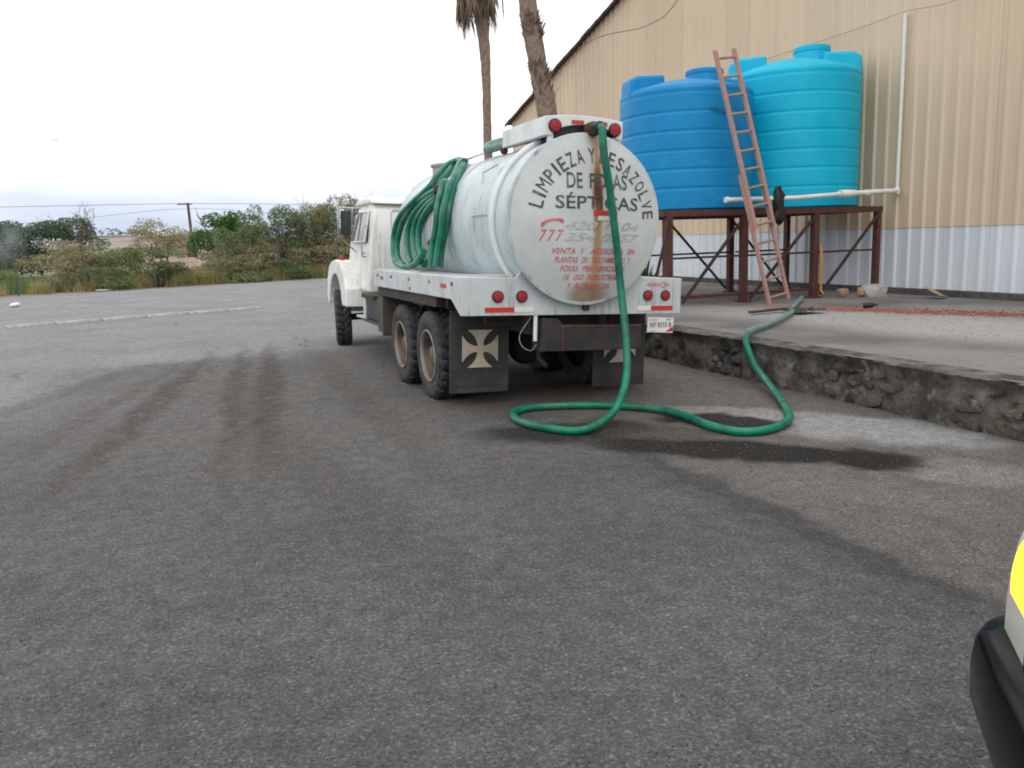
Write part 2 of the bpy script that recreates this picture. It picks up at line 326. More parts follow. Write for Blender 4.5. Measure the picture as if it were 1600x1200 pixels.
def npmesh(name, V, F, m, smooth=False):
    me = bpy.data.meshes.new(name); V = np.asarray(V, np.float32); F = np.asarray(F, np.int32); k = F.shape[1]
    me.vertices.add(len(V)); me.vertices.foreach_set('co', V.ravel())
    me.loops.add(F.size); me.loops.foreach_set('vertex_index', F.ravel())
    me.polygons.add(len(F)); me.polygons.foreach_set('loop_start', np.arange(0, F.size, k, dtype=np.int32)); me.polygons.foreach_set('loop_total', np.full(len(F), k, np.int32))
    if smooth: me.polygons.foreach_set('use_smooth', np.ones(len(F), bool))
    me.update(calc_edges=True); me.validate(); me.materials.append(M[m]); return me
def tag(o, label=None, cat=None, group=None, kind=None):
    if label: o['label'] = label
    if cat: o['category'] = cat
    if group: o['group'] = group
    if kind: o['kind'] = kind
    return o
def empty(name, loc=(0, 0, 0), rz=0., **kw):
    o = bpy.data.objects.new(name, None); col.objects.link(o); o.location = loc; o.rotation_euler.z = rz; o.empty_display_size = .3
    return tag(o, **kw)
def smooth_path(pts, n=6):
    """Catmull-Rom through the points"""
    P = [Vector(p) for p in pts]; P = [P[0]*2-P[1]]+P+[P[-1]*2-P[-2]]; out = []
    for i in range(1, len(P)-2):
        a, b, c, d = P[i-1:i+3]
        for k in range(n):
            t = k/n; out.append(.5*((2*b)+(c-a)*t+(2*a-5*b+4*c-d)*t*t+(3*b-a-3*c+d)*t**3))
    out.append(P[-2]); return out
def arc(cx, cy, r, a0, a1, n):
    return [(cx+r*math.cos(R(a0+(a1-a0)*k/n)), cy+r*math.sin(R(a0+(a1-a0)*k/n))) for k in range(n+1)]
def text_mesh(body, shear=0., bold=.012):
    cu = bpy.data.curves.new('t', 'FONT'); cu.body = body; cu.size = 1; cu.resolution_u = 3; cu.shear = shear; cu.offset = bold
    o = bpy.data.objects.new('t', cu); col.objects.link(o)
    bpy.context.view_layer.update()
    me = bpy.data.meshes.new_from_object(o.evaluated_get(bpy.context.evaluated_depsgraph_get()))
    bpy.data.objects.remove(o); 
    P = [tuple(v.co) for v in me.vertices]; F = [tuple(p.vertices) for p in me.polygons]
    bpy.data.meshes.remove(me)
    xs = [p[0] for p in P]; ys = [p[1] for p in P]
    x0, x1, y0, y1 = min(xs), max(xs), min(ys), max(ys)
    return [((p[0]-x0)/(x1-x0), (p[1]-y0)/(y1-y0)) for p in P], F, (x1-x0)/(y1-y0)

# ------------------------------------------------------------------ ground
def road_line(x): return 43.1+(x+7.5)*.303
def sheetmesh(name, pl, z, m, kind='structure', sub=0):
    o = MB().add([(x, y, z) for x, y in pl], [tuple(range(len(pl)))]).build(name, m, fix=False)
    return tag(o, kind=kind)
sheetmesh('ground', [(-2500, -2500), (2500, -2500), (2500, 2500), (-2500, 2500)], -.02, 'field')
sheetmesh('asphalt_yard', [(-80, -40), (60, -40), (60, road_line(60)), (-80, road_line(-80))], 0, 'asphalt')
M['verge'] = mat('verge_dirt', (.26, .19, .15), (.17, .14, .105), .95, 1.2, .5, 8)
sheetmesh('dirt_verge', [(-80, road_line(-80)-.2), (60, road_line(60)-.2), (60, road_line(60)+1.1), (-80, road_line(-80)+1.1)], .006, 'verge')

# loose gravel lying on the yard
def stones(name, n, region, smin, smax, m, z0=0., flat=.6):
    P = region(n); s = rng.uniform(smin, smax, n)**1
    base = np.array([(1, 0, 0), (0, 1, 0), (-1, 0, 0), (0, -1, 0), (0, 0, 1), (0, 0, -1)], float)
    Fb = np.array([(0, 1, 4), (1, 2, 4), (2, 3, 4), (3, 0, 4), (1, 0, 5), (2, 1, 5), (3, 2, 5), (0, 3, 5)])
    jit = rng.uniform(.6, 1.25, (n, 6, 1)); an = rng.uniform(0, 6.28, n)
    c, sn = np.cos(an)[:, None], np.sin(an)[:, None]
    B = base[None]*jit; Bx = B[..., 0]*c-B[..., 1]*sn; By = B[..., 0]*sn+B[..., 1]*c
    V = np.stack([Bx*s[:, None]+P[:, :1], By*s[:, None]*.8+P[:, 1:2], B[..., 2]*s[:, None]*flat+z0+s[:, None]*.25], -1).reshape(-1, 3)
    F = (Fb[None]+6*np.arange(n)[:, None, None]).reshape(-1, 3)
    o = place(name, npmesh(name, V, F, m), None); return tag(o, kind='stuff')
def near_region(n):
    d = 1.6+13*rng.random(n)**1.5; a = R(21)+rng.uniform(-.62, .62, n)
    x = np.sin(a)*d; return np.stack([np.where(x > 6.2, x*.5, x), np.cos(a)*d], 1)
tag(stones('loose_gravel', 24000, near_region, .0025, .0075, 'ground_stone'), 'fine grey gravel scattered over the asphalt yard', 'gravel')
def dirt_region(n): return np.stack([rng.uniform(3.6, 6.3, n), rng.uniform(2.5, 10.5, n)], 1)
tag(stones('dirt_gravel', 1300, dirt_region, .004, .011, 'ground_stone'), 'brownish grit on the dirt strip along the platform', 'gravel')

# ------------------------------------------------------------------ raised platform with rubble-stone face
PX, PZ = 6.35, .5
plat = empty('platform', (0, 0, 0)); tag(plat, kind='structure')
MB().add([(PX+.02, -12, PZ), (13.95, -12, .43), (13.95, 33, .43), (PX+.02, 33, PZ)], [(0, 1, 2, 3)]).build('slab_top', 'platform', plat, fix=False)
ny, nz = 460, 8; V = []; F = []
for j in range(nz+1):
    for i in range(ny+1):
        y = -12+45*i/ny; z = -.05+(PZ+.02)*j/nz*1.06
        k = max(0, (z-.38)/.12)
        V.append((PX+.05+.03*math.sin(y*3.1)+random.uniform(-.03, .03)-.06*min(1, k), y, min(z, PZ-.012)))
for j in range(nz):
    for i in range(ny): a = j*(ny+1)+i; F.append((a, a+1, a+ny+2, a+ny+1))
k0 = len(V)
for i in range(ny+1):                      # worn lip joining face and slab
    v = V[nz*(ny+1)+i]; V.append((v[0]+.06+random.uniform(0, .03), v[1], PZ+.004))
for i in range(ny): a = nz*(ny+1)+i; F.append((a, a+1, k0+i+1, k0+i))
for i in range(ny+1): V.append((PX+.3, V[k0+i][1], PZ+.0045))
for i in range(ny): F.append((k0+i, k0+i+1, k0+ny+2+i, k0+ny+1+i))
MB().add(V, F).build('face', 'mortar', plat, smooth=60)
import bmesh
def rock_mesh(name, seed, m, sub=2, amp=.28, boxy=False):
    r = random.Random(seed); bm = bmesh.new(); bmesh.ops.create_icosphere(bm, subdivisions=sub, radius=1)
    ds = [(Vector((r.gauss(0, 1), r.gauss(0, 1), r.gauss(0, 1))).normalized(), r.uniform(-amp, amp*.4)) for _ in range(9)]
    for v in bm.verts:
        n = v.co.normalized(); s = 1+sum(a*max(0, n.dot(d))**3 for d, a in ds); 
        if boxy: n = Vector([math.copysign(abs(a)**.62, a) for a in n])
        v.co = n*s*(1+r.uniform(-.04, .04))
    me = bpy.data.meshes.new(name); bm.to_mesh(me); bm.free(); me.materials.append(M[m])
    me.polygons.foreach_set('use_smooth', [True]*len(me.polygons)); me.set_sharp_from_angle(angle=R(24 if boxy else 42)); return me
rocks = [rock_mesh('stone', k, ['stone', 'stone', 'stone3', 'stone', 'stone', 'stone2', 'stone'][k % 7], 2, .4, True) for k in range(14)]
for row, (zc, h) in enumerate(((.075, .10), (.235, .085), (.35, .04))):
    y = 3.1+row*.13
    while y < 11.6:
        L = random.uniform(.06, .24)
        if random.random() < .88:
            o = place('stone', random.choice(rocks), None, plat); o.location = (PX+.08+random.uniform(0, .02), y+L, zc+random.uniform(-.025, .025))
            o.scale = (.052+random.uniform(0, .02), L*.92, h*random.uniform(.7, 1)); o.rotation_euler = (random.uniform(-.35, .35), 0, random.uniform(-.06, .06))
        y += 2*L+random.uniform(-.02, .02)

# ------------------------------------------------------------------ warehouse with ribbed sheet walls
WX = 13.9; RIDGE_Y, EAVE_Y = 14.0, 34.4; EAVE_Z = 6.74; SL = .2577
def roofz(y): return EAVE_Z+SL*(EAVE_Y-max(y, 2*RIDGE_Y-y))
wh = empty('warehouse', (WX, 14, 0), label='beige and white ribbed metal warehouse with a brown roof edge', cat='building')
def wsub(mb, name, m, **kw):
    mb.v = [(x-WX, y-14, z) for x, y, z in mb.v]; return mb.build(name, m, wh, **kw)
def ribs(y0, wd, n=3):
    out = [(y0, 0)]
    for k in range(n):
        c = y0+wd*(k+.5)/n
        out += [(c-.06, 0), (c-.026, -.036), (c+.026, -.036), (c+.06, 0)]
    return out+[(y0+wd, 0)]
PW = 1.01; npan = 40; ystart = EAVE_Y-npan*PW
for i in range(npan):
    y0 = ystart+i*PW; pr = ribs(y0+.002, PW-.004); n = len(pr)
    v = [(WX+.012+d, yy, .56) for yy, d in pr]+[(WX+.012+d, yy, 1.79) for yy, d in pr]
    wsub(MB().add(v, [(k, k+1, n+k+1, n+k) for k in range(n-1)]), 'lower_sheet', 'wall_white', fix=False)
    v = [(WX+d-.001*(i % 2), yy, 1.775) for yy, d in pr]+[(WX+d-.001*(i % 2), yy, roofz(yy)) for yy, d in pr]
    wsub(MB().add(v, [(k, k+1, n+k+1, n+k) for k in range(n-1)]), 'upper_sheet', 'wall_beige', fix=False)
wsub(MB().add([(WX+.05, ystart, 0), (WX+.05, EAVE_Y, 0), (WX+.05, EAVE_Y, EAVE_Z-.05), (WX+.05, RIDGE_Y, roofz(RIDGE_Y)-.05), (WX+.05, ystart, roofz(ystart)-.05),
               (WX+30, EAVE_Y-.03, 0), (WX+30, EAVE_Y-.03, EAVE_Z-.05), (WX+.05, EAVE_Y-.03, 0), (WX+.05, EAVE_Y-.03, EAVE_Z-.05)], [(0, 1, 2, 3, 4), (5, 6, 8, 7)]), 'inner_wall', 'wall_beige', fix=False)
wsub(MB().box((WX-.02, (ystart+EAVE_Y)/2, .475), (.12, EAVE_Y-ystart, .15)), 'base_strip', 'conc_dark')
for a, b in ((EAVE_Y+.35, RIDGE_Y), (2*RIDGE_Y-EAVE_Y-.35, RIDGE_Y)):
    za, zb = roofz(a)+.03, roofz(b)+.03
    wsub(MB().add([(WX-.16, a, za), (WX+30, a, za), (WX+30, b, zb), (WX-.16, b, zb), (WX-.16, a, za+.05), (WX+30, a, za+.05), (WX+30, b, zb+.05), (WX-.16, b, zb+.05)],
        [(0, 1, 2, 3), (4, 5, 6, 7), (0, 1, 5, 4), (1, 2, 6, 5), (2, 3, 7, 6), (3, 0, 4, 7)]), 'roof', 'roof')
# ragged rake trim
for k in range(34):
    a = EAVE_Y+.35-k*.62; b = a-.6
    wsub(MB().bar((WX-.19, a, roofz(a)+.0+random.uniform(-.02, .03)), (WX-.19, b, roofz(b)+.0+random.uniform(-.02, .03)), .05, .09), 'rake_tile', 'rust')
wsub(MB().bar((WX-.06, 30.5, .6), (WX-.06, 30.5, roofz(30.5)-.1), .06, .05), 'downpipe', 'rust')

# ------------------------------------------------------------------ tank stand
SY = 13.4
st = empty('tank_stand', (11, 14.6, PZ), label='rust-red steel frame carrying the two big water tanks', cat='tank stand')
def ssub(mb, name, m, **kw):
    mb.v = [(x-11, y-14.6, z-PZ) for x, y, z in mb.v]; return mb.build(name, m, st, **kw)
posts = (8.45, 10.13, 11.84, 13.44); TOPZ = 2.24
for x in posts:
    for y in (SY, SY+2.75):
        ssub(MB().box((x, y, .41+(2.12-.41)/2), (.13 if x < 13 else .1, .13, 2.12-.41)), 'post', 'stand', bevel=.006)
        ssub(MB().box((x, y, PZ+.012-.01*(x-7)), (.24, .24, .02)), 'foot_plate', 'stand_dark')
for y in (SY, SY+2.75): ssub(MB().box((10.92, y, 2.175), (5.22, .12, .11)), 'beam', 'stand', bevel=.006)
for x in (8.36, 9.3, 10.13, 11., 11.84, 12.65, 13.46): ssub(MB().box((x, SY+1.375, 2.178), (.09, 2.62, .1)), 'joist', 'stand')
for k in range(11): ssub(MB().box((10.92, SY+.2+k*.235, 2.235), (5.2, .17, .018)), 'deck_plank', 'stand_dark')
for y in (SY+.03, SY+2.72):
    for x0, x1 in zip(posts, posts[1:]):
        ssub(MB().bar((x0+.06, y-.09, 1.36), (x1-.06, y-.09, 1.36), .03, .04), 'rail', 'stand_dark')
for x0, x1 in zip(posts, posts[1:]):
    ssub(MB().bar((x0+.25 if x0 < 9 else x0+.1, SY-.085, PZ+.03), (x1-.04, SY-.085, 2.1), .06, .03, (0, 1, 0)), 'brace', 'stand_dark')
    ssub(MB().bar((x0+.1, SY+2.84, 2.1), (x1-.05, SY+2.84, PZ+.03), .05, .03, (0, 1, 0)), 'brace', 'stand_dark')
ssub(MB().bar((8.1, SY-.085, .9), (8.43, SY-.085, 2.08), .05, .03, (0, 1, 0)), 'brace', 'stand_dark')
ssub(MB().bar((8.55, SY+.02, PZ+.12), (11.8, SY+.02, PZ+.12), .04, .06), 'ground_rail', 'stand')

# ------------------------------------------------------------------ water tanks
def water_tank(c, Rr, H, mk, label, lid_ang, lobes, nr=6):
    t = empty('water_tank', c, label=label, cat='water tank', group='big plastic water tanks on the steel stand')
    sh = H*.80; prof = [(0, .0), (Rr*.97, .0), (Rr, .03)]
    for k in range(nr):
        z0, z1 = .05+(sh-.1)*k/nr, .05+(sh-.1)*(k+1)/nr
        prof += [(Rr, z0+.03), (Rr*1.0004, z0+.055), (Rr*1.0004, z1-.055), (Rr, z1-.03), (Rr*.993, z1-.012), (Rr*.993, z1+.012)]
    prof += [(Rr, sh)]
    for k in range(1, 9):
        a = k/8*math.pi/2; prof.append((Rr-(Rr*.12)*(1-math.cos(a)), sh+Rr*.1*math.sin(a)))
    zt = sh+Rr*.1
    for k in range(1, 9): f = k/8; prof.append((Rr*.88*(1-f)+.002, zt+(H*.93-zt)*math.sin(f*math.pi/2)))
    MB().lathe(prof, (0, 0, 0), 'z', 72).build('shell', mk, t, smooth=28)
    lx, ly = .42*Rr*math.cos(R(lid_ang)), .42*Rr*math.sin(R(lid_ang))
    MB().lathe([(.37, H*.82), (.37, H*.985), (.355, H)], (lx, ly, 0), 'z', 40).build('hatch_collar', mk, t, smooth=35, bevel=.012)
    MB().lathe([(.38, H*.985), (.385, H*1.0), (.38, H*1.012), (.35, H*1.02), (0, H*1.023)], (lx, ly, 0), 'z', 40).build('lid', mk, t, smooth=35)
    for a in lobes:
        ca, sa = math.cos(R(a)), math.sin(R(a)); w2 = .26
        outl = [(Rr*.42, H*.955), (Rr*.86, H*.945), (Rr*.97, H*.92), (Rr*.995, H*.78), (Rr*.42, H*.78)]
        mb = MB().prism(outl, -w2, w2, 'x'); mb.v = [(p[1]*ca-p[0]*sa, p[1]*sa+p[0]*ca, p[2]) for p in mb.v]
        mb.build('lifting_lobe', mk, t, smooth=30, bevel=.07, seg=4)
    return t
tb = water_tank((9.74, SY+1.4, 2.25), 1.31, 2.75, 'tank_blue', 'medium blue round plastic water tank, left one on the red stand', 15, (172, 85, 5))
tcy = water_tank((12.44, SY+1.47, 2.25), 1.36, 3.32, 'tank_cyan', 'bright turquoise round plastic water tank, right one nearest the warehouse wall', 10, (150, 75, -32), 7)
# scribble on the blue tank
mb = MB(); pts = [(9.42+.035*k, 0, 4.02+.05*math.sin(k*2.1)+.03*math.cos(k*5)+(.1 if k == 2 else 0)) for k in range(11)]
pts = [(x, SY+1.4-math.sqrt(1.328**2-(x-9.74)**2)-.006, z) for x, _, z in pts]
mb.tube([(x-9.74, y-SY-1.4, z-2.25) for x, y, z in pts], .008, 5).build('marker_scribble', 'black', tb)

# ladder
ld = empty('extension_ladder', (10.35, 12.6, PZ), label='pinkish wooden extension ladder leaning against the blue water tank', cat='ladder')
b0, t0 = Vector((10.36, 12.62, PZ)), Vector((9.56, 13.36, 5.06)); ax = (t0-b0).normalized(); sdv = Vector((1, .12, 0)).normalized(); sdv = (sdv-ax*sdv.dot(ax)).normalized(); nv = ax.cross(sdv)
Lh = (t0-b0).length; O = Vector((10.35, 12.6, PZ))
for (f0, f1, hw, off, nm) in ((0, .52, .25, 0, 'lower_rail'), (.30, 1., .232, -.062, 'upper_rail')):
    for s_ in (-1, 1):
        a = b0+ax*Lh*f0+sdv*hw*s_+nv*off-O; b = b0+ax*Lh*f1+sdv*hw*s_+nv*off-O
        MB().bar(a, b, .06, .07 if nm == 'upper_rail' else .06, tuple(sdv)).build(nm, 'ladder', ld, bevel=.005)
for k in range(14):
    f = (.12+k*.34)/Lh
    for (lo, hi, hw, off) in ((0, .52, .24, 0), (.30, 1., .222, -.062)):
        if lo < f < hi-.005:
            MB().tube([b0+ax*Lh*f-sdv*hw+nv*off-O, b0+ax*Lh*f+sdv*hw+nv*off-O], .024, 8).build('rung', 'rung', ld, smooth=40)
# pvc plumbing
pv = empty('water_pipe', (9.6, 13.2, 2.4), label='white plastic pipe along the tank stand and up the wall', cat='pipe')
PO = Vector((9.6, 13.2, 2.4))
MB().tube([Vector(p)-PO for p in ((9.6, 13.22, 2.40), (11.2, 13.22, 2.42), (12.3, 13.22, 2.48))], .042, 12).build('pipe_run', 'pvc', pv, smooth=40)
MB().tube([Vector(p)-PO for p in ((12.25, 13.22, 2.48), (13.72, 13.24, 2.53), (13.80, 13.26, 2.54))], .05, 12).build('pipe_run', 'pvc', pv, smooth=40)
MB().tube([Vector((13.80, 13.27, 2.47))-PO, Vector((13.82, 13.27, 5.95))-PO], .036, 12).build('riser', 'pvc', pv, smooth=40)
MB().lathe([(.07, -.16), (.075, -.05), (.075, .05), (.07, .16)], Vector((12.42, 13.22, 2.487))-PO, 'x', 16).build('valve', 'pvc', pv, smooth=40)
for x in (12.62, 12.95): MB().lathe([(.062, -.04), (.062, .04)], Vector((x, 13.22, 2.495))-PO, 'x', 16).build('coupling', 'pvc', pv, smooth=40)
MB().lathe([(.055, -.05), (.055, .02)], Vector((9.62, 13.22, 2.40))-PO, 'x', 16).build('end_cap', 'pvc', pv, smooth=40)
MB().lathe([(.06, -.06), (.06, .07)], Vector((13.80, 13.265, 2.53))-PO, 'z', 16).build('elbow', 'pvc', pv, smooth=40)
# black bag over the beam
mb = MB(); rr = [.04, .09, .13, .12, .12, .13, .12, .08, .03]; pp = [(10.74, 13.16, 2.62), (10.74, 13.18, 2.55), (10.76, 13.18, 2.44), (10.77, 13.2, 2.33), (10.78, 13.2, 2.22), (10.8, 13.2, 2.12), (10.8, 13.21, 2.03), (10.79, 13.22, 1.96), (10.78, 13.22, 1.93)]
mb.tube(pp, rr, 14); mb.v = [(x+random.uniform(-.03, .03), 13.2+(y-13.2)*.5+random.uniform(-.02, .02), z+random.uniform(-.025, .025)) for x, y, z in mb.v]
tag(mb.build('plastic_bag', 'black', smooth=30), 'black plastic bag hanging from the tank stand behind the ladder', 'bag')
tag(MB().tube(smooth_path([(11.9, 13.28, 1.5), (11.9, 13.26, 1.2), (11.91, 13.27, .9), (11.9, 13.25, .62), (11.93, 13.2, .53)]), .024, 8).build('strap', 'yellow', smooth=50), 'yellow strap hanging down a post of the tank stand', 'strap')

# ------------------------------------------------------------------ clutter on the platform
def rock(name, m, loc, sc_, seed, label, cat, group=None, rz=0):
    o = place(name, rock_mesh(name, seed, m, 2, .5, True), None); o.location = loc; o.scale = sc_; o.rotation_euler.z = rz; return tag(o, label, cat, group)
rock('rubble_piece', 'rock_tan', (12.35, 13.15, .54), (.12, .10, .09), 31, 'orange-tan rubble lump beside the yellow strap', 'rubble')
rock('rubble_piece', 'rock_tan', (12.62, 12.95, .56), (.10, .09, .10), 32, 'tan rubble lump leaning on the grey mortar heap', 'rubble')
rock('mortar_heap', 'kerb', (13.05, 12.95, .50), (.42, .28, .2), 33, 'grey heap of hardened mortar at the right end of the stand', 'rubble')
o = MB().box((0, 0, 0), (.5, .34, .03), (.5, .15, .5)).build('cardboard_piece', 'card', bevel=.004); o.location = (13.3, 11.75, .56); tag(o, 'flattened piece of cardboard against the wall base', 'cardboard')
o = MB().lathe([(0, 0), (.045, 0), (.045, .14), (.018, .19), (.018, .23), (0, .23)], (0, 0, 0), 'z', 14).build('bottle', 'black', smooth=40); o.location = (10.7, 10.9, .51); o.rotation_euler = (1.5, 0, .9); tag(o, 'small dark bottle lying in the red crumbs', 'bottle')
mb = MB(); vs = []
for j in range(9):
    for i in range(9): vs.append((9.05+i*.07+random.uniform(-.02, .02), 10.55+j*.05, .515+abs(random.gauss(0, .03))))
tag(MB().add(vs, [(j*9+i, j*9+i+1, j*9+i+10, j*9+i+9) for j in range(8) for i in range(8)]).build('rag', mat('rag_cloth', (.035, .05, .045), None, .9), smooth=70), 'dark green rag lying by the hose end', 'rag')
tag(MB().bar((8.5, 11.05, .525), (9.3, 11.15, .53), .1, .035).build('plank', mat('plank_wood', (.05, .045, .04), None, .9), bevel=.005), 'dark plank on the platform in front of the ladder', 'plank')
def red_region(n):
    t = rng.uniform(-1.15, 1.15, n); return np.stack([10.85+t*1.0+rng.normal(0, .24, n), 10.0-t*1.95+rng.normal(0, .24, n)], 1)
tag(stones('brick_crumbs', 1000, red_region, .008, .032, 'redcrumb', PZ-.04, .6), 'trail of crushed red brick on the concrete platform', 'rubble')
def plat_region(n): return np.stack([rng.uniform(6.6, 13.5, n), rng.uniform(4, 13, n)], 1)
tag(stones('platform_grit', 900, plat_region, .004, .012, 'ground_stone', PZ-.02), 'grit scattered on the concrete platform', 'gravel')
# leafy plant behind the truck
pl = empty('leafy_plant', (8.75, 14.9, PZ), label='green strap-leaved plant between the truck and the tank stand', cat='plant')
for k in range(16):
    a = random.uniform(0, 6.28); L = random.uniform(.6, 1.0); lean = random.uniform(.1, .75); wv = random.uniform(.03, .06); V = []; F = []
    for j in range(6):
        f = j/5; rr_ = L*f*lean+.02; z = L*f*(1.15-.35*lean*f*f); ww = wv*math.sin(math.pi*min(.97, .12+f*.86))
        V += [(rr_*math.cos(a)-ww*math.sin(a), rr_*math.sin(a)+ww*math.cos(a), z), (rr_*math.cos(a)+ww*math.sin(a), rr_*math.sin(a)-ww*math.cos(a), z)]
    MB().add(V, [(2*j, 2*j+1, 2*j+3, 2*j+2) for j in range(5)]).build('leaf', 'plant', pl, smooth=60, fix=False)

# ------------------------------------------------------------------ septic tanker truck
TX, TY = 3.84, 7.9; LEAN = .05
tr = empty('tanker_truck', (TX, TY, 0), label='grey-white septic tanker truck with lettered round tank and white cab', cat='truck')
PIV = Vector((0, 0, .6)); LM = Matrix.Translation(PIV) @ Matrix.Rotation(LEAN, 4, 'Y') @ Matrix.Translation(-PIV)
def tp(mb, name, m, parent=None, label=None, **kw):
    o = mb.build(name, m, parent or tr, **kw)
    if parent is None: o.matrix_local = LM
    if label: o['label'] = label
    return o
TC = (.02, 1.977); TR = .852
# tank shell
q = NT('tank_end_paint')
bl = q.noise(2.3, 6); stx = q.noise(1., 6, q.scaled(16, 16, 1.0)); wpz = q.warp(9, .03)
c = q.mix(q.ramp(bl, .3, .75), (.55, .585, .585), (.46, .49, .49))
c = q.mix(q.math('MULTIPLY', q.ramp(stx, .5, .75), .22), c, (.34, .33, .3))
for (cx, cz, rx, rz, k, cc) in ((.095, 2.45, .075, .38, .7, (.46, .30, .17)), (.09, 2.05, .045, .5, .85, (.28, .12, .045)), (.11, 1.62, .045, .42, .75, (.36, .23, .10)), (.1, 1.40, .1, .2, .45, (.40, .24, .12)), (.05, 1.2, .22, .14, .75, (.22, .12, .05)), (.14, 2.78, .12, .12, .6, (.28, .14, .08)), (.095, 2.30, .035, .34, .8, (.20, .08, .03)), (.095, 2.28, .055, .17, .95, (.09, .03, .011))):
    c = q.mix(q.math('MULTIPLY', q.ellipse(cx, cz, 0, rx, rz, .5, wpz, 'xz'), k), c, cc)
q.bump(q.noise(14, 3), .05, .01)
M['tank_end'] = q.fin(c, .5, 0, .4)
YB, YF = -.06, 4.40; DOME = .13
def lathe_y(prof, cx, cz, n=72): return MB().lathe(prof, (cx, 0, cz), 'y', n)
shell = tp(lathe_y([(TR, YB), (TR, 1.2), (TR, 2.6), (TR, 4.0), (TR, YF), (TR*.985, YF+.07), (TR*.9, YF+.16), (TR*.7, YF+.24), (TR*.4, YF+.29), (.001, YF+.31)], *TC), 'tank_shell', 'tank', smooth=40)
tp(lathe_y([(TR-.0, YB+.012), (TR+.016, YB-.012), (TR+.016, YB-.045), (TR-.012, YB-.055)], *TC), 'tank_rim', 'tank', smooth=40)
hp = [(TR*f, YB-.05-DOME*(1-f*f)) for f in np.linspace(1, 0.0005, 14)]
head = tp(lathe_y(hp, *TC), 'tank_end', 'tank_end', smooth=60)
tp(MB().tube([(TC[0]+(TR+.022)*math.cos(R(a)), .30, TC[1]+(TR+.022)*math.sin(R(a))) for a in range(70, 231, 5)], .034, 10), 'band_pipe', 'boxw', smooth=50)
for yb in (1.9, 3.6): tp(lathe_y([(TR+.001, yb-.03), (TR+.01, yb-.03), (TR+.01, yb+.03), (TR+.001, yb+.03)], *TC), 'weld_band', 'tank', smooth=40)
def onhead(u, v, off): r2 = min(1, (u*u+v*v)/TR**2); return (TC[0]+u, YB-.05-DOME*(1-r2)-off, TC[1]+v)
def letters(body, u0, u1, vc, h, m, shear=0., off=.004, name='lettering', cell=None):
    P, F, _ = text_mesh(body, shear)
    mb = MB().add([onhead(u0+(u1-u0)*p[0], vc-h/2+h*p[1], off) for p in P], F)
    return mb.build(name, m, head, fix=False)
seq = [('L', 1), ('I', .75), ('M', 1.15), ('P', 1), ('I', .7), ('E', .95), ('Z', 1), ('A', 1), (' ', .28), ('Y', 1), (' ', .22), ('D', 1), ('E', 1), ('S', 1), ('A', 1), ('Z', 1), ('O', 1.05), ('L', .95), ('V', 1), ('E', .95)]
tot = sum(w_ for _, w_ in seq); a0, a1 = 170., 3.; acc = 0
for ch, w_ in seq:
    an = R(a0+(a1-a0)*(acc+w_/2)/tot); acc += w_
    if ch == ' ': continue
    P, F, asp = text_mesh(ch, 0., .0 if ch == 'M' else .012); hh = .145; ww = min(hh*asp, .098 if ch == 'M' else .078)
    if ch == 'I': ww = .028
    rm = .655; V = []
    for p in P:
        lu, lv = (p[0]-.5)*ww, (p[1]-.5)*hh
        V.append(onhead(.05+(rm+lv)*math.cos(an)+lu*math.sin(an), -.015+(rm+lv)*math.sin(an)-lu*math.cos(an), .004))
    MB().add(V, F).build('letter', 'letter_black', head, fix=False)
letters('DE', -.27, -.10, .385, .155, 'letter_black'); letters('FOSAS', -.02, .42, .385, .155, 'letter_black')
letters('S\u00c9PTICAS', -.39, .56, .185, .165, 'letter_black')
letters('420 1104', -.29, .60, -.06, .085, 'letter_grey', .35, .0045); letters('354 0857', -.29, .60, -.175, .085, 'letter_grey', .35, .0045)
for k in range(3): letters('7', -.55+.085*k, -.47+.085*k, -.165, .115, 'letter_red', .35)
for i, (s_, a_, b_) in enumerate((('VENTA Y ASESORIA EN', -.41, .56), ('PLANTAS DE TRATAMIENTO Y', -.38, .51), ('FOSAS PREFABRICADAS', -.31, .45), ('DE USO INDUSTRIAL', -.27, .38), ('Y RESIDENCIAL', -.21, .29))):
    n_ = len(s_); k_ = 0
    for wd in s_.split(' '):
        letters(wd, a_+(b_-a_)*k_/n_, a_+(b_-a_)*(k_+len(wd)-.15)/n_, -.315-.088*i, .058, 'letter_red', .25, .0045); k_ += len(wd)+1
# handset drawing above the area code
mb = MB(); top = [(-.54, -.05), (-.49, -.015), (-.43, -.0), (-.37, .005), (-.31, .0)]
V = []
for (u, v), t_ in zip(top, (.05, .028, .02, .026, .045)): V += [onhead(u, v, .0045), onhead(u+.01, v-t_, .0045)]
mb.add(V, [(2*k, 2*k+2, 2*k+3, 2*k+1) for k in range(4)]).build('handset_drawing', 'letter_red', head, fix=False)
def headbox(u0, u1, v0, v1, m, nm, off):
    V = [onhead(u, v, off) for v in (v0, v1) for u in np.linspace(u0, u1, 5)]
    MB().add(V, [(k, k+1, k+6, k+5) for k in range(4)]).build(nm, m, head, fix=False)
headbox(.02, .30, .045, .095, 'red', 'reflector_tape', .006); headbox(.07, .26, -.005, .04, 'white', 'reflector_tape', .006)
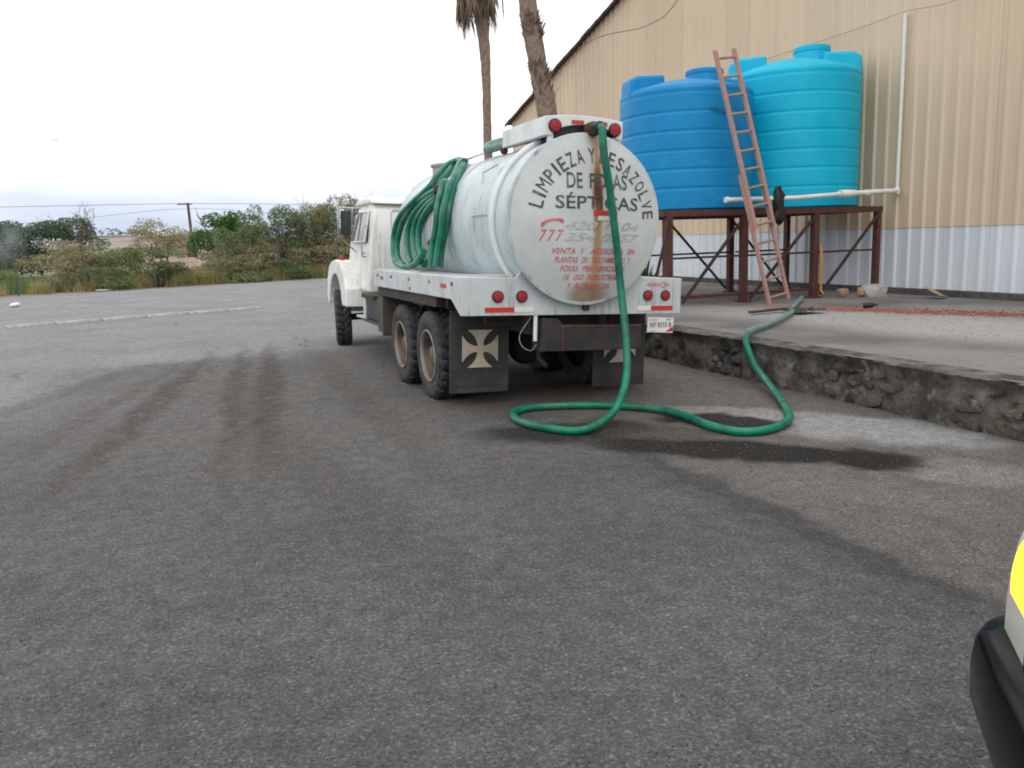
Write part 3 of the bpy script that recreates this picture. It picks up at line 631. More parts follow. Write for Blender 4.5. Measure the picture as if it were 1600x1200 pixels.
# light box on top
bx = [(-.435, 2.80), (-.36, 2.80)]+[(.03+.935*math.sin(R(a)), 1.99+.935*math.cos(R(a))) for a in range(-21, 22, 3)]+[(.37, 2.80), (.445, 2.80), (.445, 2.985)]+[(.445-.88*k/8, 2.985+.03*math.sin(math.pi*k/8)) for k in range(1, 8)]+[(-.435, 2.985)]
lb = tp(MB().prism(bx, -.06, 1.12, 'y'), 'light_box', 'boxw', bevel=.008)
for x in (-.36, .36): tp(MB().box((x, -.02, 2.76), (.05, .05, .12)), 'box_leg', 'boxw')
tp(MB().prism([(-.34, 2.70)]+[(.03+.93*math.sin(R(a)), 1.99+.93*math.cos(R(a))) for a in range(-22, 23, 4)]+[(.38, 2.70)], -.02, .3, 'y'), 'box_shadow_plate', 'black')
def disc_lamp(x, z, r, y, parent=None, name='tail_light'):
    o = tp(MB().lathe([(r*1.18, y+.01), (r*1.18, y-.018), (r*1.02, y-.022)], (x, 0, z), 'y', 28), name, 'black', parent, smooth=40)
    MB().lathe([(r, y-.018), (r*.96, y-.025), (r*.6, y-.029), (.001, y-.03)], (x, 0, z), 'y', 28).build('lens', 'lamp', o, smooth=60)
for x in (-.33, .345): disc_lamp(x, 2.895, .058, -.062, name='marker_light')
tp(MB().box((-.075, -.064, 2.945), (.135, .006, .038)), 'reflector_tape', 'red'); tp(MB().box((.2, -.064, 2.945), (.12, .006, .038)), 'reflector_tape', 'red')
# hose outlet on the box
tp(MB().lathe([(.075, -.05), (.075, -.14), (.062, -.15), (.06, -.22)], (.07, 0, 2.88), 'y', 18), 'outlet_flange', 'rust', smooth=40)
tp(MB().lathe([(.062, -.2), (.062, -.27), (.05, -.3)], (.07, 0, 2.88), 'y', 18), 'outlet_coupling', 'black', smooth=40)
# bed: deck, skirts, rear plate
tp(MB().box((-.93, 2.0, 1.365), (.66, 3.96, .03)), 'deck_plate', 'bed'); tp(MB().box((.96, 2.0, 1.365), (.60, 3.96, .03)), 'deck_plate', 'bed')
sk = [(.042, 1.0), (.06, 1.0), (.36, 1.15), (4.0, 1.15), (4.0, 1.385), (.042, 1.385)]
for s_ in (-1, 1): tp(MB().prism(sk, s_*1.275, s_*1.235), 'side_skirt', 'bed', bevel=.008)
tp(MB().prism([(-1.275, 1.0), (1.275, 1.0), (1.275, 1.385), (.78, 1.385), (.68, 1.50), (-.60, 1.50), (-.70, 1.385), (-1.275, 1.385)], .0, .04, 'y'), 'rear_plate', 'bed', bevel=.006)
tp(MB().bar((-1.2, 2, 1.392), (-1.2, 3.9, 1.392), .1, .02), 'deck_lip', 'bed'); tp(MB().box((-.97, .03, 1.41), (.5, .02, .02)), 'deck_lip', 'bed')
for x in (-.895, -.634): disc_lamp(x, 1.195, .052, -.001)
for x in (.85, 1.07): disc_lamp(x, 1.20, .048, -.001)
for x0, x1, m in ((-1.03, -.715, 'red'), (-.71, -.5, 'white'), (.73, .895, 'white'), (.90, 1.17, 'red')):
    tp(MB().box(((x0+x1)/2, -.003, 1.06), (x1-x0, .006, .05)), 'reflector_tape', m)
for y_, m in ((3.5, 'red'), (.62, 'red')): tp(MB().box((-1.277, y_, 1.28), (.006, .16 if y_ > 1 else .2, .045)), 'reflector_tape', m)
for y_ in (3.75, 2.95, 2.05, 1.15, .32, 2.0):
    tp(MB().lathe([(.022, 0), (.02, -.012), (0.001, -.016)], (-1.275, y_, 1.31 if y_ != 2.0 else 1.2), 'x', 12), 'side_marker', 'amber' if 1 < y_ < 2.5 else 'rust', smooth=40)
tp(MB().lathe([(.035, 0), (.035, -.05), (.02, -.055)], (.09, 0, 1.075), 'y', 14), 'drain_plug', 'rust', smooth=40)
# small red maker's mark on the rear plate
V = []; F = []
def ringm(cx, cz, rx, rz, t_, n=16):
    k0 = len(V)
    for k in range(n):
        a = 2*math.pi*k/n; V.extend([(cx+rx*math.cos(a), -.0035, cz+rz*math.sin(a)), (cx+(rx-t_)*math.cos(a), -.0035, cz+(rz-t_)*math.sin(a))])
    for k in range(n): j = (k+1) % n; F.append((k0+2*k, k0+2*j, k0+2*j+1, k0+2*k+1))
for cx in (.88, .915, .95, .985): ringm(cx, 1.315, .016, .02, .007)
ringm(1.04, 1.315, .03, .034, .011)
for tip, cx in ((.83, .862), (1.125, 1.078)):
    k0 = len(V); V += [(tip, -.0035, 1.315), (cx, -.0035, 1.33), (cx, -.0035, 1.30)]; F.append((k0, k0+1, k0+2))
tp(MB().add(V, F), 'red_emblem', 'letter_red', fix=False)
# licence plate
lp = tp(MB().box((1.02, -.01, .875), (.33, .006, .165), (0, .04, 0)), 'licence_plate', 'white')
P, F, _ = text_mesh('NY 8355 B'); MB().add([(.885+.27*p[0], -.016, .85+.055*p[1]) for p in P], F).build('lettering', 'letter_black', lp, fix=False)
for cx, cz, ww, hh in ((.93, .935, .09, .015), (1.12, .935, .06, .02), (.92, .808, .07, .012)): MB().box((cx, -.0145, cz), (ww, .003, hh)).build('print', 'letter_grey', lp)
MB().add([(1.18, -.0155, .80), (1.08, -.0155, .80), (1.13, -.0155, .83), (1.18, -.0155, .86)], [(0, 1, 2, 3)]).build('red_corner', 'red', lp, fix=False)
# mud flaps with cross emblem
for s_ in (-1, 1):
    cx = s_*.865
    fl = tp(MB().box((cx, .62, .565), (.68, .025, .90)), 'mud_flap', 'flap', bevel=.004)
    pts = []
    hw, ow, iw = .205, .145, .035
    for k in range(4):
        a = R(90*k); ca, sa = math.cos(a), math.sin(a)
        side = [(-iw-(ow-iw)*t**2.4, hw*(.16+.84*t)) for t in np.linspace(0, 1, 8)]
        arm = [(-x, y) for x, y in side][0:] ; arm = [(iw+(ow-iw)*t**2.4, hw*(.17+.83*t)) for t in np.linspace(0, 1, 8)]+[(-iw-(ow-iw)*t**2.4, hw*(.17+.83*t)) for t in np.linspace(1, 0, 8)]
        pts += [(x*ca-y*sa, x*sa+y*ca) for x, y in arm]
    MB().prism([(cx+x, .60+z) for x, z in pts], .604, .59, 'y').build('cross_emblem', 'cross', fl)
    MB().box((cx, .605, .20), (.56, .01, .015)).build('flap_rib', 'flap', fl)
# rear steel beam, pipe, chassis
rb = tp(MB().prism([(-.42, .62), (.78, .62), (.78, .88), (-.16, .90), (-.22, .96), (-.40, .97)], -.02, .22, 'y'), 'rear_beam', 'steel', bevel=.006)
MB().box((.28, -.024, .88), (.98, .006, .02)).build('rusty_edge', 'rust', rb); MB().box((-.17, -.026, .76), (.025, .008, .27)).build('rusty_edge', 'rust', rb)
tp(MB().tube([(-.46, .03, 1.0), (-.46, .03, .73)], .022, 12), 'drain_pipe', 'pvc', smooth=40)
tp(MB().tube(smooth_path([(-.5, .05, .98), (-.62, .06, .8), (-.6, .05, .68), (-.5, .04, .63), (-.44, .03, .70)]), .0035, 6), 'loose_wire', 'kerb')
for s_ in (-1, 1): tp(MB().box((s_*.42, 4.15, .90), (.09, 7.9, .24)), 'chassis_rail', 'under', bevel=.006)
tp(MB().box((0, .4, .9), (.75, .1, .2)), 'cross_member', 'under')
for x in (-.62, .62): tp(MB().box((x, .45, .92), (.5, .06, .12)), 'flap_bracket', 'under')
for y_ in (.25, .9, 3.4): tp(MB().box((0, y_, 1.08), (2.3, .08, .12)), 'bed_bearer', 'under')
tp(MB().prism([(-1.24, 1.03), (1.24, 1.03), (1.24, 1.15), (-1.24, 1.15)], 1.0, 3.9, 'y'), 'bed_floor', 'under')
for y_ in (1.38, 2.64):
    MB().tube([(-.95, y_, .53), (-.25, y_, .55), (.25, y_, .55), (.95, y_, .53)], [.075, .085, .085, .075], 12).build('axle', 'under', tr, smooth=40)
    MB().lathe([(.05, -.26), (.2, -.16), (.25, 0), (.2, .16), (.07, .3)], (0, y_, .55), 'y', 20).build('differential', 'under', tr, smooth=50)
for s_ in (-1, 1): MB().prism([(.9, .72), (1.4, .66), (2.0, .84), (2.64, .66), (3.1, .72), (2.0, .93)], s_*.40, s_*.52).build('leaf_spring', 'under', tr)
tp(MB().tube([(-.2, .5, .72), (-.25, .4, .5), (-.2, .3, .42)], .03, 8), 'tow_hook', 'under', smooth=40)
MB().tube([(-1.1, 7.44, .5), (1.1, 7.44, .5)], .06, 10).build('axle', 'under', tr, smooth=40)
# wheels
def tyre_mesh(lug=True):
    n = 120; ro, ri, hw = .515, .29, .135; mb = MB(); V = []; F = []
    prof = [(ri, -.10), (ri+.03, -.125), (.40, -hw-.008), (.46, -hw), (.492, -hw+.012), (ro, -.105), (ro, -.055), (ro, -.012), (ro, .012), (ro, .055), (ro, .105), (.492, hw-.012), (.46, hw), (.40, hw+.008), (ri+.03, .125), (ri, .10)]
    m = len(prof)
    for i, (r_, h_) in enumerate(prof):
        for k in range(n):
            rr_ = r_
            if lug and 4 <= i <= 11:
                ph = (k+(1.2 if i < 8 else 3.2)*abs(i-7.5)*.55) % 5
                rr_ -= .032 if ph < 1.9 else 0
                if i in (7, 8): rr_ -= .012
            a = 2*math.pi*k/n; V.append((h_, rr_*math.cos(a), rr_*math.sin(a)))
    for i in range(m-1):
        for k in range(n): F.append((i*n+k, i*n+(k+1) % n, (i+1)*n+(k+1) % n, (i+1)*n+k))
    me = MB().add(V, F).mesh('tyre', 32); me.materials.append(M['rubber']); return me
def rim_mesh(deep):
    """outer side towards -x"""
    s_ = -1
    if deep: prof = [(.30, -.11), (.305, -.125), (.285, -.128), (.275, -.10), (.265, -.05), (.258, .0), (.20, .02), (.13, .0), (.125, -.05), (.10, -.085), (.06, -.09), (.001, -.09)]
    else: prof = [(.30, -.11), (.305, -.125), (.285, -.128), (.27, -.10), (.24, -.09), (.20, -.125), (.14, -.13), (.12, -.14), (.06, -.145), (.001, -.145)]
    me = MB().lathe(prof, (0, 0, 0), 'x', 40, cap=False).mesh('rim', 35); me.materials.append(M['rim']); return me
M['riml'] = mat('rim_lip_paint', (.30, .255, .21), (.17, .145, .12), .7, 6)
lipme = MB().lathe([(.298, -.12), (.308, -.13), (.300, -.14), (.286, -.138), (.278, -.122), (.276, -.10)], (0, 0, 0), 'x', 48, cap=False).mesh('rim_lip', 35); lipme.materials.append(M['riml'])
TM, TMf, RD, RC = tyre_mesh(True), tyre_mesh(True), rim_mesh(True), rim_mesh(False)
nutm = MB()
for k in range(10): a = 2*math.pi*k/10; nutm.lathe([(.016, .03), (.016, -.02), (.001, -.022)], (0, .165*math.cos(a), .165*math.sin(a)), 'x', 6)
nutme = nutm.mesh('wheel_nuts', 30); nutme.materials.append(M['rust'])
holem = MB()
for k in range(5): a = 2*math.pi*(k+.5)/5; holem.lathe([(.030, .004), (.001, .0035)], (0, .228*math.cos(a), .228*math.sin(a)), 'x', 12)
holeme = holem.mesh('hand_holes', 30); holeme.materials.append(M['black'])
def wheel(x, y_, flip, deep, steer=0, rimon=True, rot=0):
    wz = empty('wheel', (x, y_, .505)); wz.parent = tr; wz.rotation_euler = (0, 0, (math.pi if flip else 0)+steer)
    t = place('tyre', TM, None, wz); t.rotation_euler.x = rot
    if rimon:
        r_ = place('rim', RD if deep else RC, None, wz); place('rim_lip', lipme, None, wz)
        n_ = place('wheel_nuts', nutme, None, wz); h_ = place('hand_holes', holeme, None, wz)
        if not deep: n_.location.x = -.115; h_.location.x = -.12; 
        n_.rotation_euler.x = h_.rotation_euler.x = rot
for y_ in (1.38, 2.64):
    for s_ in (-1, 1):
        wheel(s_*1.105, y_, s_ > 0, True, rot=y_*1.7); wheel(s_*.765, y_, s_ < 0, True, rimon=False, rot=y_)
for s_ in (-1, 1): wheel(s_*1.105, 7.44, s_ > 0, False, steer=-.16, rot=.4)
# splash plate ahead of the tandem, fuel box, step
tp(MB().box((-1.02, 3.62, .82), (.44, .02, .72)), 'splash_plate', 'brownplate')
tp(MB().prism([(3.66, .5), (4.0, .5), (4.0, 1.14), (3.66, 1.14)], -1.22, -1.20), 'splash_plate', 'brownplate')
tp(MB().box((-.86, 4.95, .74), (.42, 1.15, .34)), 'battery_box', 'steel', bevel=.02)
tp(MB().box((-.88, 4.95, .55), (.5, 1.3, .03)), 'box_tray', 'brownplate')
tp(MB().prism([(5.55, .96), (5.62, .96), (5.62, .62), (6.2, .58), (6.2, .54), (5.5, .56), (5.5, .9)], -1.1, -.72), 'cab_step', 'tank', bevel=.01)
tp(MB().box((-.85, 5.3, .93), (.5, .9, .06)), 'cab_sill', 'under')
# cab
def cabx(z): return 1.0 if z < 1.7 else 1.0-.11*(z-1.7)/.75
pr = [(5.60, .97), (5.56, 1.3), (5.57, 1.8), (5.64, 2.30), (5.72, 2.41), (5.9, 2.46), (6.7, 2.465), (6.85, 2.42), (7.28, 1.76), (7.34, 1.5), (7.34, .97)]
V = [(-cabx(z), y_, z) for y_, z in pr]+[(cabx(z), y_, z) for y_, z in pr]; n = len(pr)
cabo = tp(MB().add(V, [tuple(range(n)), tuple(range(n, 2*n))]+[(k, (k+1) % n, n+(k+1) % n, n+k) for k in range(n)]), 'cab', 'cab', smooth=40, bevel=.045, seg=4)
def cabpart(mb, nm, m, **kw): return mb.build(nm, m, cabo, **kw)
for s_ in (-1, 1):
    dp = [(5.78, 1.02), (5.76, 2.34), (6.72, 2.36), (7.08, 1.80), (7.10, 1.02)]
    V = [(s_*(cabx(z)+.012), y_, z) for y_, z in dp]+[(s_*(cabx(z)-.02), y_, z) for y_, z in dp]
    door = cabpart(MB().add(V, [(0, 1, 2, 3, 4), (5, 6, 7, 8, 9)]+[(k, (k+1) % 5, 5+(k+1) % 5, 5+k) for k in range(5)]), 'door', 'cab', bevel=.012)
    gp = [(5.86, 1.80), (5.85, 2.28), (6.66, 2.30), (6.98, 1.80)]
    V = [(s_*(cabx(z)+.018), y_, z) for y_, z in gp]+[(s_*(cabx(z)-.0), y_, z) for y_, z in gp]
    cabpart(MB().add(V, [(0, 1, 2, 3), (4, 5, 6, 7)]+[(k, (k+1) % 4, 4+(k+1) % 4, 4+k) for k in range(4)]), 'side_window', 'glass')
    cabpart(MB().tube([(s_*(cabx(y2)+.026), y1, y2) for y1, y2 in gp+[gp[0]]], .014, 8), 'window_frame', 'cab')
    cabpart(MB().bar((s_*(cabx(1.8)+.028), 6.52, 1.80), (s_*(cabx(2.29)+.028), 6.50, 2.29), .02, .03), 'vent_post', 'cab')
    cabpart(MB().box((s_*1.035, 5.9, 1.62), (.03, .16, .035)), 'door_handle', 'chrome', bevel=.006)
    cabpart(MB().tube(smooth_path([(s_*1.02, 5.72, 1.55), (s_*1.09, 5.71, 1.6), (s_*1.09, 5.70, 2.0), (s_*1.01, 5.70, 2.06)]), .013, 8), 'grab_handle', 'chrome', smooth=50)
    # mirror and frame
    mx_ = s_*1.22
    mr_ = cabpart(MB().box((mx_, 6.38, 2.11), (.17, .05, .40)), 'mirror', 'black', bevel=.012)
    MB().box((mx_, 6.352, 2.11), (.15, .004, .37)).build('mirror_glass', 'glass', mr_)
    cabpart(MB().tube([(s_*.96, 6.42, 2.36), (s_*1.33, 6.40, 2.36), (s_*1.345, 6.40, 2.33), (s_*1.345, 6.40, 1.90), (s_*1.32, 6.40, 1.87), (s_*1.02, 6.52, 1.63)], .014, 8), 'mirror_frame', 'chrome', smooth=50)
    cabpart(MB().tube([(s_*1.10, 6.40, 2.36), (s_*1.12, 6.40, 1.88)], .010, 8), 'mirror_frame', 'chrome', smooth=50)
# rear-wall pressing outline, rear seams, roof
rp = arc(-.56, 2.24, .07, 90, 180, 5)+arc(-.56, 2.02, .07, 180, 270, 5)+arc(.56, 2.02, .07, 270, 360, 5)+arc(.56, 2.24, .07, 0, 90, 5)
cabpart(MB().prism([(5.60, 2.405), (5.66, 2.48), (5.85, 2.52), (6.65, 2.52), (6.88, 2.47), (6.95, 2.405)], -.955, .955), 'roof_cap', 'cab', bevel=.05, seg=4)
def backy(z): return 5.57+(max(0, z-1.8))*.14-.004
cabpart(MB().tube([(x, backy(z)-.004, z) for x, z in rp+[rp[0]]], .011, 6), 'rear_window_seal', 'tank', smooth=50)
for x in (-.86, -.76, .76, .86): cabpart(MB().tube([(x, 5.575, 1.05), (x, 5.556, 1.4), (x, 5.562, 1.78)], .012, 6), 'rear_seam', 'cab', smooth=50)
cabpart(MB().add([(-.84, 6.93, 2.33), (.84, 6.93, 2.33), (.93, 7.29, 1.80), (-.93, 7.29, 1.80)], [(0, 1, 2, 3)]), 'windscreen', 'glass')
# hood and fenders
tp(MB().add([(-.72, 7.30, 1.72), (.72, 7.30, 1.72), (.62, 8.2, 1.56), (-.62, 8.2, 1.56), (-.72, 7.30, .9), (.72, 7.30, .9), (.62, 8.25, .8), (-.62, 8.25, .8)], [(0, 1, 2, 3), (4, 5, 6, 7), (0, 1, 5, 4), (1, 2, 6, 5), (2, 3, 7, 6), (3, 0, 4, 7)]), 'hood', 'cab', bevel=.09, seg=4)
for s_ in (-1, 1):
    fo = [(6.34, .70), (6.72, .70)]+arc(7.44, .56, .68, 165, 10, 12)+[(8.16, .68), (8.24, .8), (8.22, 1.15), (8.05, 1.36), (7.8, 1.45), (7.4, 1.49), (6.95, 1.46), (6.62, 1.28), (6.38, 1.0)]
    fd = tp(MB().prism(fo, s_*1.24, s_*.70), 'fender', 'cab', bevel=.045, seg=4)
    fd_l = MB().lathe([(.05, 0), (.052, .05), (.035, .085), (.001, .09)], (s_*1.12, 7.35, 1.48), 'z', 16).build('turn_lamp', 'lamp', fd, smooth=50)
    tp(MB().lathe([(.1, 8.2), (.1, 8.26), (.001, 8.27)], (s_*.92, 0, 1.05), 'y', 20), 'headlight', 'glass', smooth=50)
tp(MB().box((0, 8.26, 1.15), (1.0, .06, .6)), 'grille', 'chrome', bevel=.02)
tp(MB().box((0, 8.38, .62), (2.2, .16, .26)), 'front_bumper', 'chrome', bevel=.03)
# top fittings: hatch, grab rail, hooks
tp(MB().lathe([(.33, 2.72), (.33, 2.875), (.36, 2.88), (.36, 2.91), (.3, 2.925), (.001, 2.93)], (-.0, 4.2, 0), 'z', 32), 'hatch', 'hatchgrey', smooth=35)
tp(MB().tube([(-.36, 1.15, 2.83), (-.345, 2.0, 2.84), (-.34, 2.9, 2.83)], .015, 8), 'hose_rail', 'boxw', smooth=50)
for y_, x, z in ((1.15, -.40, 2.78), (2.6, -.40, 2.79), (4.62, -.50, 2.56), (2.35, -.83, 2.42), (2.2, -.95, 1.75)):
    tp(MB().lathe([(.001, -.05), (.04, -.03), (.05, 0), (.035, .035), (.001, .05)], (x, y_, z), 'x', 12), 'hose_hook', 'rust', smooth=50)
tp(MB().tube(smooth_path([(-.52, 4.65, 2.5), (-.6, 4.7, 2.25), (-.62, 4.7, 1.9)]), .006, 6), 'tie_wire', 'white')
tp(MB().tube([(-.62, .75, 2.58), (-.72, .95, 2.50), (-.80, .75, 2.38)], .008, 6), 'tank_handle', 'kerb', smooth=40)
tp(MB().tube([(-.845, .5, 2.03), (-.843, 1.0, 2.03)], .005, 6), 'weld_bead', 'kerb')

# dusty hose laid on top of the tank
tag(MB().tube(smooth_path([(3.53, 9.55, 2.855), (3.56, 9.2, 2.86), (3.60, 8.7, 2.86), (3.75, 8.3, 2.88)]), .05, 12).tube(smooth_path([(3.53, 9.55, 2.855), (3.60, 9.68, 2.92), (3.72, 9.6, 2.955), (3.80, 9.35, 2.965), (3.82, 9.1, 2.96)]), .05, 12).build('top_hose', 'hose_old', smooth=60), 'dull dusty green hose lying on top of the tank beside the light box', 'hose')
# coiled hose hanging on the side of the tank
coil = [
    [(3.5, 10.33, 2.80), (3.56, 10.66, 2.85), (3.56, 10.81, 2.86), (3.45, 10.92, 2.80), (3.28, 10.80, 2.66), (3.15, 10.75, 2.51), (3.05, 11.17, 2.36), (2.98, 11.71, 2.18), (2.95, 11.97, 1.96), (2.91, 11.92, 1.71), (2.88, 11.74, 1.57), (2.87, 11.41, 1.5), (2.87, 10.92, 1.49), (2.88, 10.49, 1.57), (2.9, 10.26, 1.69)],
    [(3.15, 10.37, 2.46), (3.12, 10.78, 2.41), (3.07, 11.22, 2.32), (3.01, 11.57, 2.14), (2.98, 11.79, 1.95), (2.94, 11.82, 1.74), (2.91, 11.62, 1.57), (2.9, 11.31, 1.5)],
    [(3.16, 10.43, 2.42), (3.11, 10.87, 2.33), (3.06, 11.26, 2.19), (3.03, 11.45, 2.03), (3.0, 11.46, 1.85), (2.97, 11.3, 1.64), (2.95, 11.07, 1.53)],
    [(3.13, 10.36, 2.36), (3.08, 10.69, 2.27), (3.04, 11.05, 2.1), (3.01, 11.14, 1.91), (2.98, 11.03, 1.75), (2.96, 10.76, 1.6), (2.94, 10.43, 1.52)],
    [(3.1, 10.31, 2.31), (3.06, 10.58, 2.21), (3.03, 10.83, 2.04), (3.0, 10.86, 1.84), (2.97, 10.7, 1.68), (2.95, 10.4, 1.54)],
    [(3.60, 10.56, 2.83), (3.38, 10.08, 2.68), (3.18, 9.8, 2.45), (3.07, 9.68, 2.22), (3.03, 9.68, 2.0), (2.99, 9.76, 1.77), (2.94, 9.76, 1.5)],
    [(3.57, 10.67, 2.84), (3.26, 9.98, 2.61), (3.08, 9.72, 2.38), (2.99, 9.66, 2.17), (2.96, 9.68, 1.93), (2.92, 9.73, 1.72), (2.88, 9.71, 1.51)],
    [(3.16, 10.16, 2.53), (3.05, 9.96, 2.37), (2.97, 9.85, 2.18), (2.94, 9.85, 1.96), (2.9, 9.89, 1.75), (2.86, 9.85, 1.5)],
    [(3.19, 10.46, 2.49), (3.25, 10.41, 2.56), (3.19, 10.07, 2.49), (3.09, 9.85, 2.32), (3.02, 9.80, 2.13), (2.99, 9.88, 1.91), (2.96, 9.96, 1.71), (2.92, 9.95, 1.5)],
    [(3.60, 11.0, 2.85), (3.39, 10.68, 2.69), (3.29, 10.69, 2.59), (3.21, 10.8, 2.49)]]
hc = empty('coiled_hose', (2.95, 10.5, 1.45), label='bright green hose coiled and hung on the left side of the tank', cat='hose')
CO = Vector((2.95, 10.5, 1.45))
for c_ in coil: MB().tube([p-CO for p in smooth_path(c_, 6)], .041, 12).build('hose_loop', 'hose', hc, smooth=60)
# suction hose from the outlet over the ground to the platform
hs = [(4.02, 7.62, 2.87), (4.0, 7.54, 2.85), (3.985, 7.5, 2.72), (4.005, 7.5, 2.54), (4.06, 7.52, 2.30), (4.15, 7.55, 1.73), (4.195, 7.55, 1.28), (4.16, 7.40, .835), (4.06, 7.2, .48), (3.91, 7.05, .25), (3.70, 6.92, .10), (3.33, 6.76, .042), (3.10, 7.0, .042), (2.985, 7.38, .042), (3.03, 7.72, .042), (3.22, 7.94, .042), (3.55, 7.94, .042), (4.03, 7.69, .042), (4.36, 7.33, .046), (4.48, 6.92, .05), (4.44, 6.33, .046), (4.55, 6.0, .042), (4.88, 5.98, .042), (5.27, 6.24, .042), (5.62, 6.74, .05), (6.0, 7.42, .10), (6.2, 7.95, .25), (6.27, 8.21, .47), (6.40, 8.36, .575), (6.75, 8.74, .56), (7.3, 9.16, .548), (8.1, 9.80, .548), (9.0, 10.65, .525), (9.85, 11.6, .515), (10.7, 12.45, .52), (11.15, 12.9, .56)]
so = empty('suction_hose', (4.08, 7.5, 0), label='green suction hose running from the tank outlet across the ground onto the platform', cat='hose')
SO = Vector((4.08, 7.5, 0)); pth = smooth_path(hs, 8)
MB().tube([p-SO for p in pth[:-8*7]], .039, 14).build('hose_run', 'hose', so, smooth=60)
MB().tube([p-SO for p in pth[-8*7-1:]], .0385, 14).build('hose_end', 'hose_old', so, smooth=60)

def ring_at(i, nm, m, r_, L):
    a, b = pth[i]-SO, pth[min(i+1, len(pth)-1)]-SO; d_ = (b-a).normalized() if i+1 < len(pth) else (pth[i]-pth[i-1]).normalized()
    MB().tube([a-d_*L, a-d_*L*.6, a+d_*L*.6, a+d_*L], [r_*.9, r_, r_, r_*.9], 14).build(nm, m, so, smooth=50)
ring_at(len(pth)-3, 'end_coupling', 'steel', .05, .07); ring_at(8*24, 'hose_clamp', 'steel', .043, .02)

# ------------------------------------------------------------------ palms
def palm(name, base, pts, rads, label, collars, skirt, crownz):
    t = empty(name, base, label=label, cat='palm tree'); B = Vector(base)
    P = smooth_path(pts, 7); n = len(P); rr_ = []
    for i in range(n):
        f = i/(n-1)*(len(rads)-1); k = min(int(f), len(rads)-2); r_ = rads[k]+(rads[k+1]-rads[k])*(f-k)
        rr_.append(r_*(1+random.uniform(-.03, .03)))
    mb = MB().tube([p-B for p in P], rr_, 16)
    mb.v = [(x+random.uniform(-.012, .012), y_+random.uniform(-.012, .012), z) for x, y_, z in mb.v]
    mb.build('trunk', 'bark', t, smooth=40)
    def at(z):
        for a, b in zip(P, P[1:]):
            if a.z <= z <= b.z: return a+(b-a)*((z-a.z)/(b.z-a.z))
        return P[-1]
    for (z0, z1, r_) in collars:
        m_ = MB()
        for k in range(70):
            z = random.uniform(z0, z1); a = random.uniform(0, 6.28); c = at(z)-B; o_ = Vector((math.cos(a), math.sin(a), 0)); L = random.uniform(.14, .28)
            p0 = c+o_*(r_*.80); p1 = p0+o_*random.uniform(.05, .14)*(r_/.2)+Vector((0, 0, L*random.choice((1, 1, .6)))); tn = Vector((-o_.y, o_.x, 0))*.055
            m_.add([p0-tn, p0+tn, p1+tn*.3, p1-tn*.3, p0+Vector((0, 0, -.02))-o_*.04], [(0, 1, 2, 3), (0, 1, 4)])
        m_.build('old_leaf_bases', 'bark', t, fix=False)
    top = P[-1]-B
    def frond(m_, root, dirv, L, droop, nl, wl, curl):
        a = Vector(dirv).normalized(); s_ = a.cross(Vector((0, 0, 1))); s_ = s_.normalized() if s_.length > .05 else Vector((1, 0, 0)); p = Vector(root); path = [p.copy()]; d = a.copy()
        for k in range(6): p = p+d*L/6; d = (d+Vector((0, 0, -droop))).normalized(); path.append(p.copy())
        m_.tube(path, [.022*(1-.1*k) for k in range(7)], 4)
        for k in range(nl):
            an = (k/(nl-1)-.5)*2.6; ld = (d*math.cos(an)+s_*math.sin(an)+Vector((0, 0, -curl))).normalized(); q0 = path[-1]; ll = wl*random.uniform(.7, 1.1)
            sd_ = ld.cross(Vector((random.uniform(-1, 1), random.uniform(-1, 1), random.uniform(-1, 1)))).normalized()*.022
            q1 = q0+ld*ll*.5; q2 = q0+ld*ll+Vector((0, 0, -ll*.3*random.uniform(.5, 1.5)))
            m_.add([q0-sd_*.4, q0+sd_*.4, q1+sd_, q1-sd_, q2], [(0, 1, 2, 3), (3, 2, 4)])
    if skirt:
        m_ = MB()
        for k in range(100):
            a = random.uniform(0, 6.28); zr = random.uniform(-.5, .6); o_ = Vector((math.cos(a), math.sin(a), 0))
            frond(m_, top+Vector((0, 0, zr))+o_*.12, o_*random.uniform(.4, 1.2)+Vector((0, 0, random.uniform(-.7, .1))), random.uniform(.5, 1.25), .5, 10, random.uniform(.6, 1.1), 1.6)
        for k in range(90):      # thatch hugging the trunk
            a = random.uniform(0, 6.28); z = random.uniform(-1.9, -.2); o_ = Vector((math.cos(a), math.sin(a), 0)); c = at(top.z+B.z+z)-B
            rr0 = .14+.22*max(0, (z+1.9)/1.7)
            p0 = c+o_*rr0; p1 = c+o_*(rr0*.85)-Vector((0, 0, random.uniform(.5, .9))); tn = Vector((-o_.y, o_.x, 0))*random.uniform(.02, .05)
            m_.add([p0-tn, p0+tn, p1], [(0, 1, 2)])
        m_.build('dead_frond_skirt', 'deadleaf', t, fix=False)
    m_ = MB()
    for k in range(34):
        a = random.uniform(0, 6.28); e_ = random.uniform(.1, 1.3)
        frond(m_, top+Vector((0, 0, .5)), (math.cos(a)*math.cos(e_), math.sin(a)*math.cos(e_), math.sin(e_)), random.uniform(.9, 1.3), .12, 17, random.uniform(.7, 1.0), .15)
    m_.build('crown', 'frond', t, fix=False); return t
palm('palm_tree', (10.55, 28.3, PZ), [(10.5, 28.3, PZ), (10.5, 28.3, 3), (10.49, 28.3, 5.2), (10.52, 28.3, 7.0), (10.50, 28.3, 8.4), (10.40, 28.3, 9.7), (10.34, 28.3, 11.0)], [.24, .165, .15, .15, .19, .27, .28], 'slender palm with a skirt of dead hanging fronds behind the tanker', [], True, 10.6)
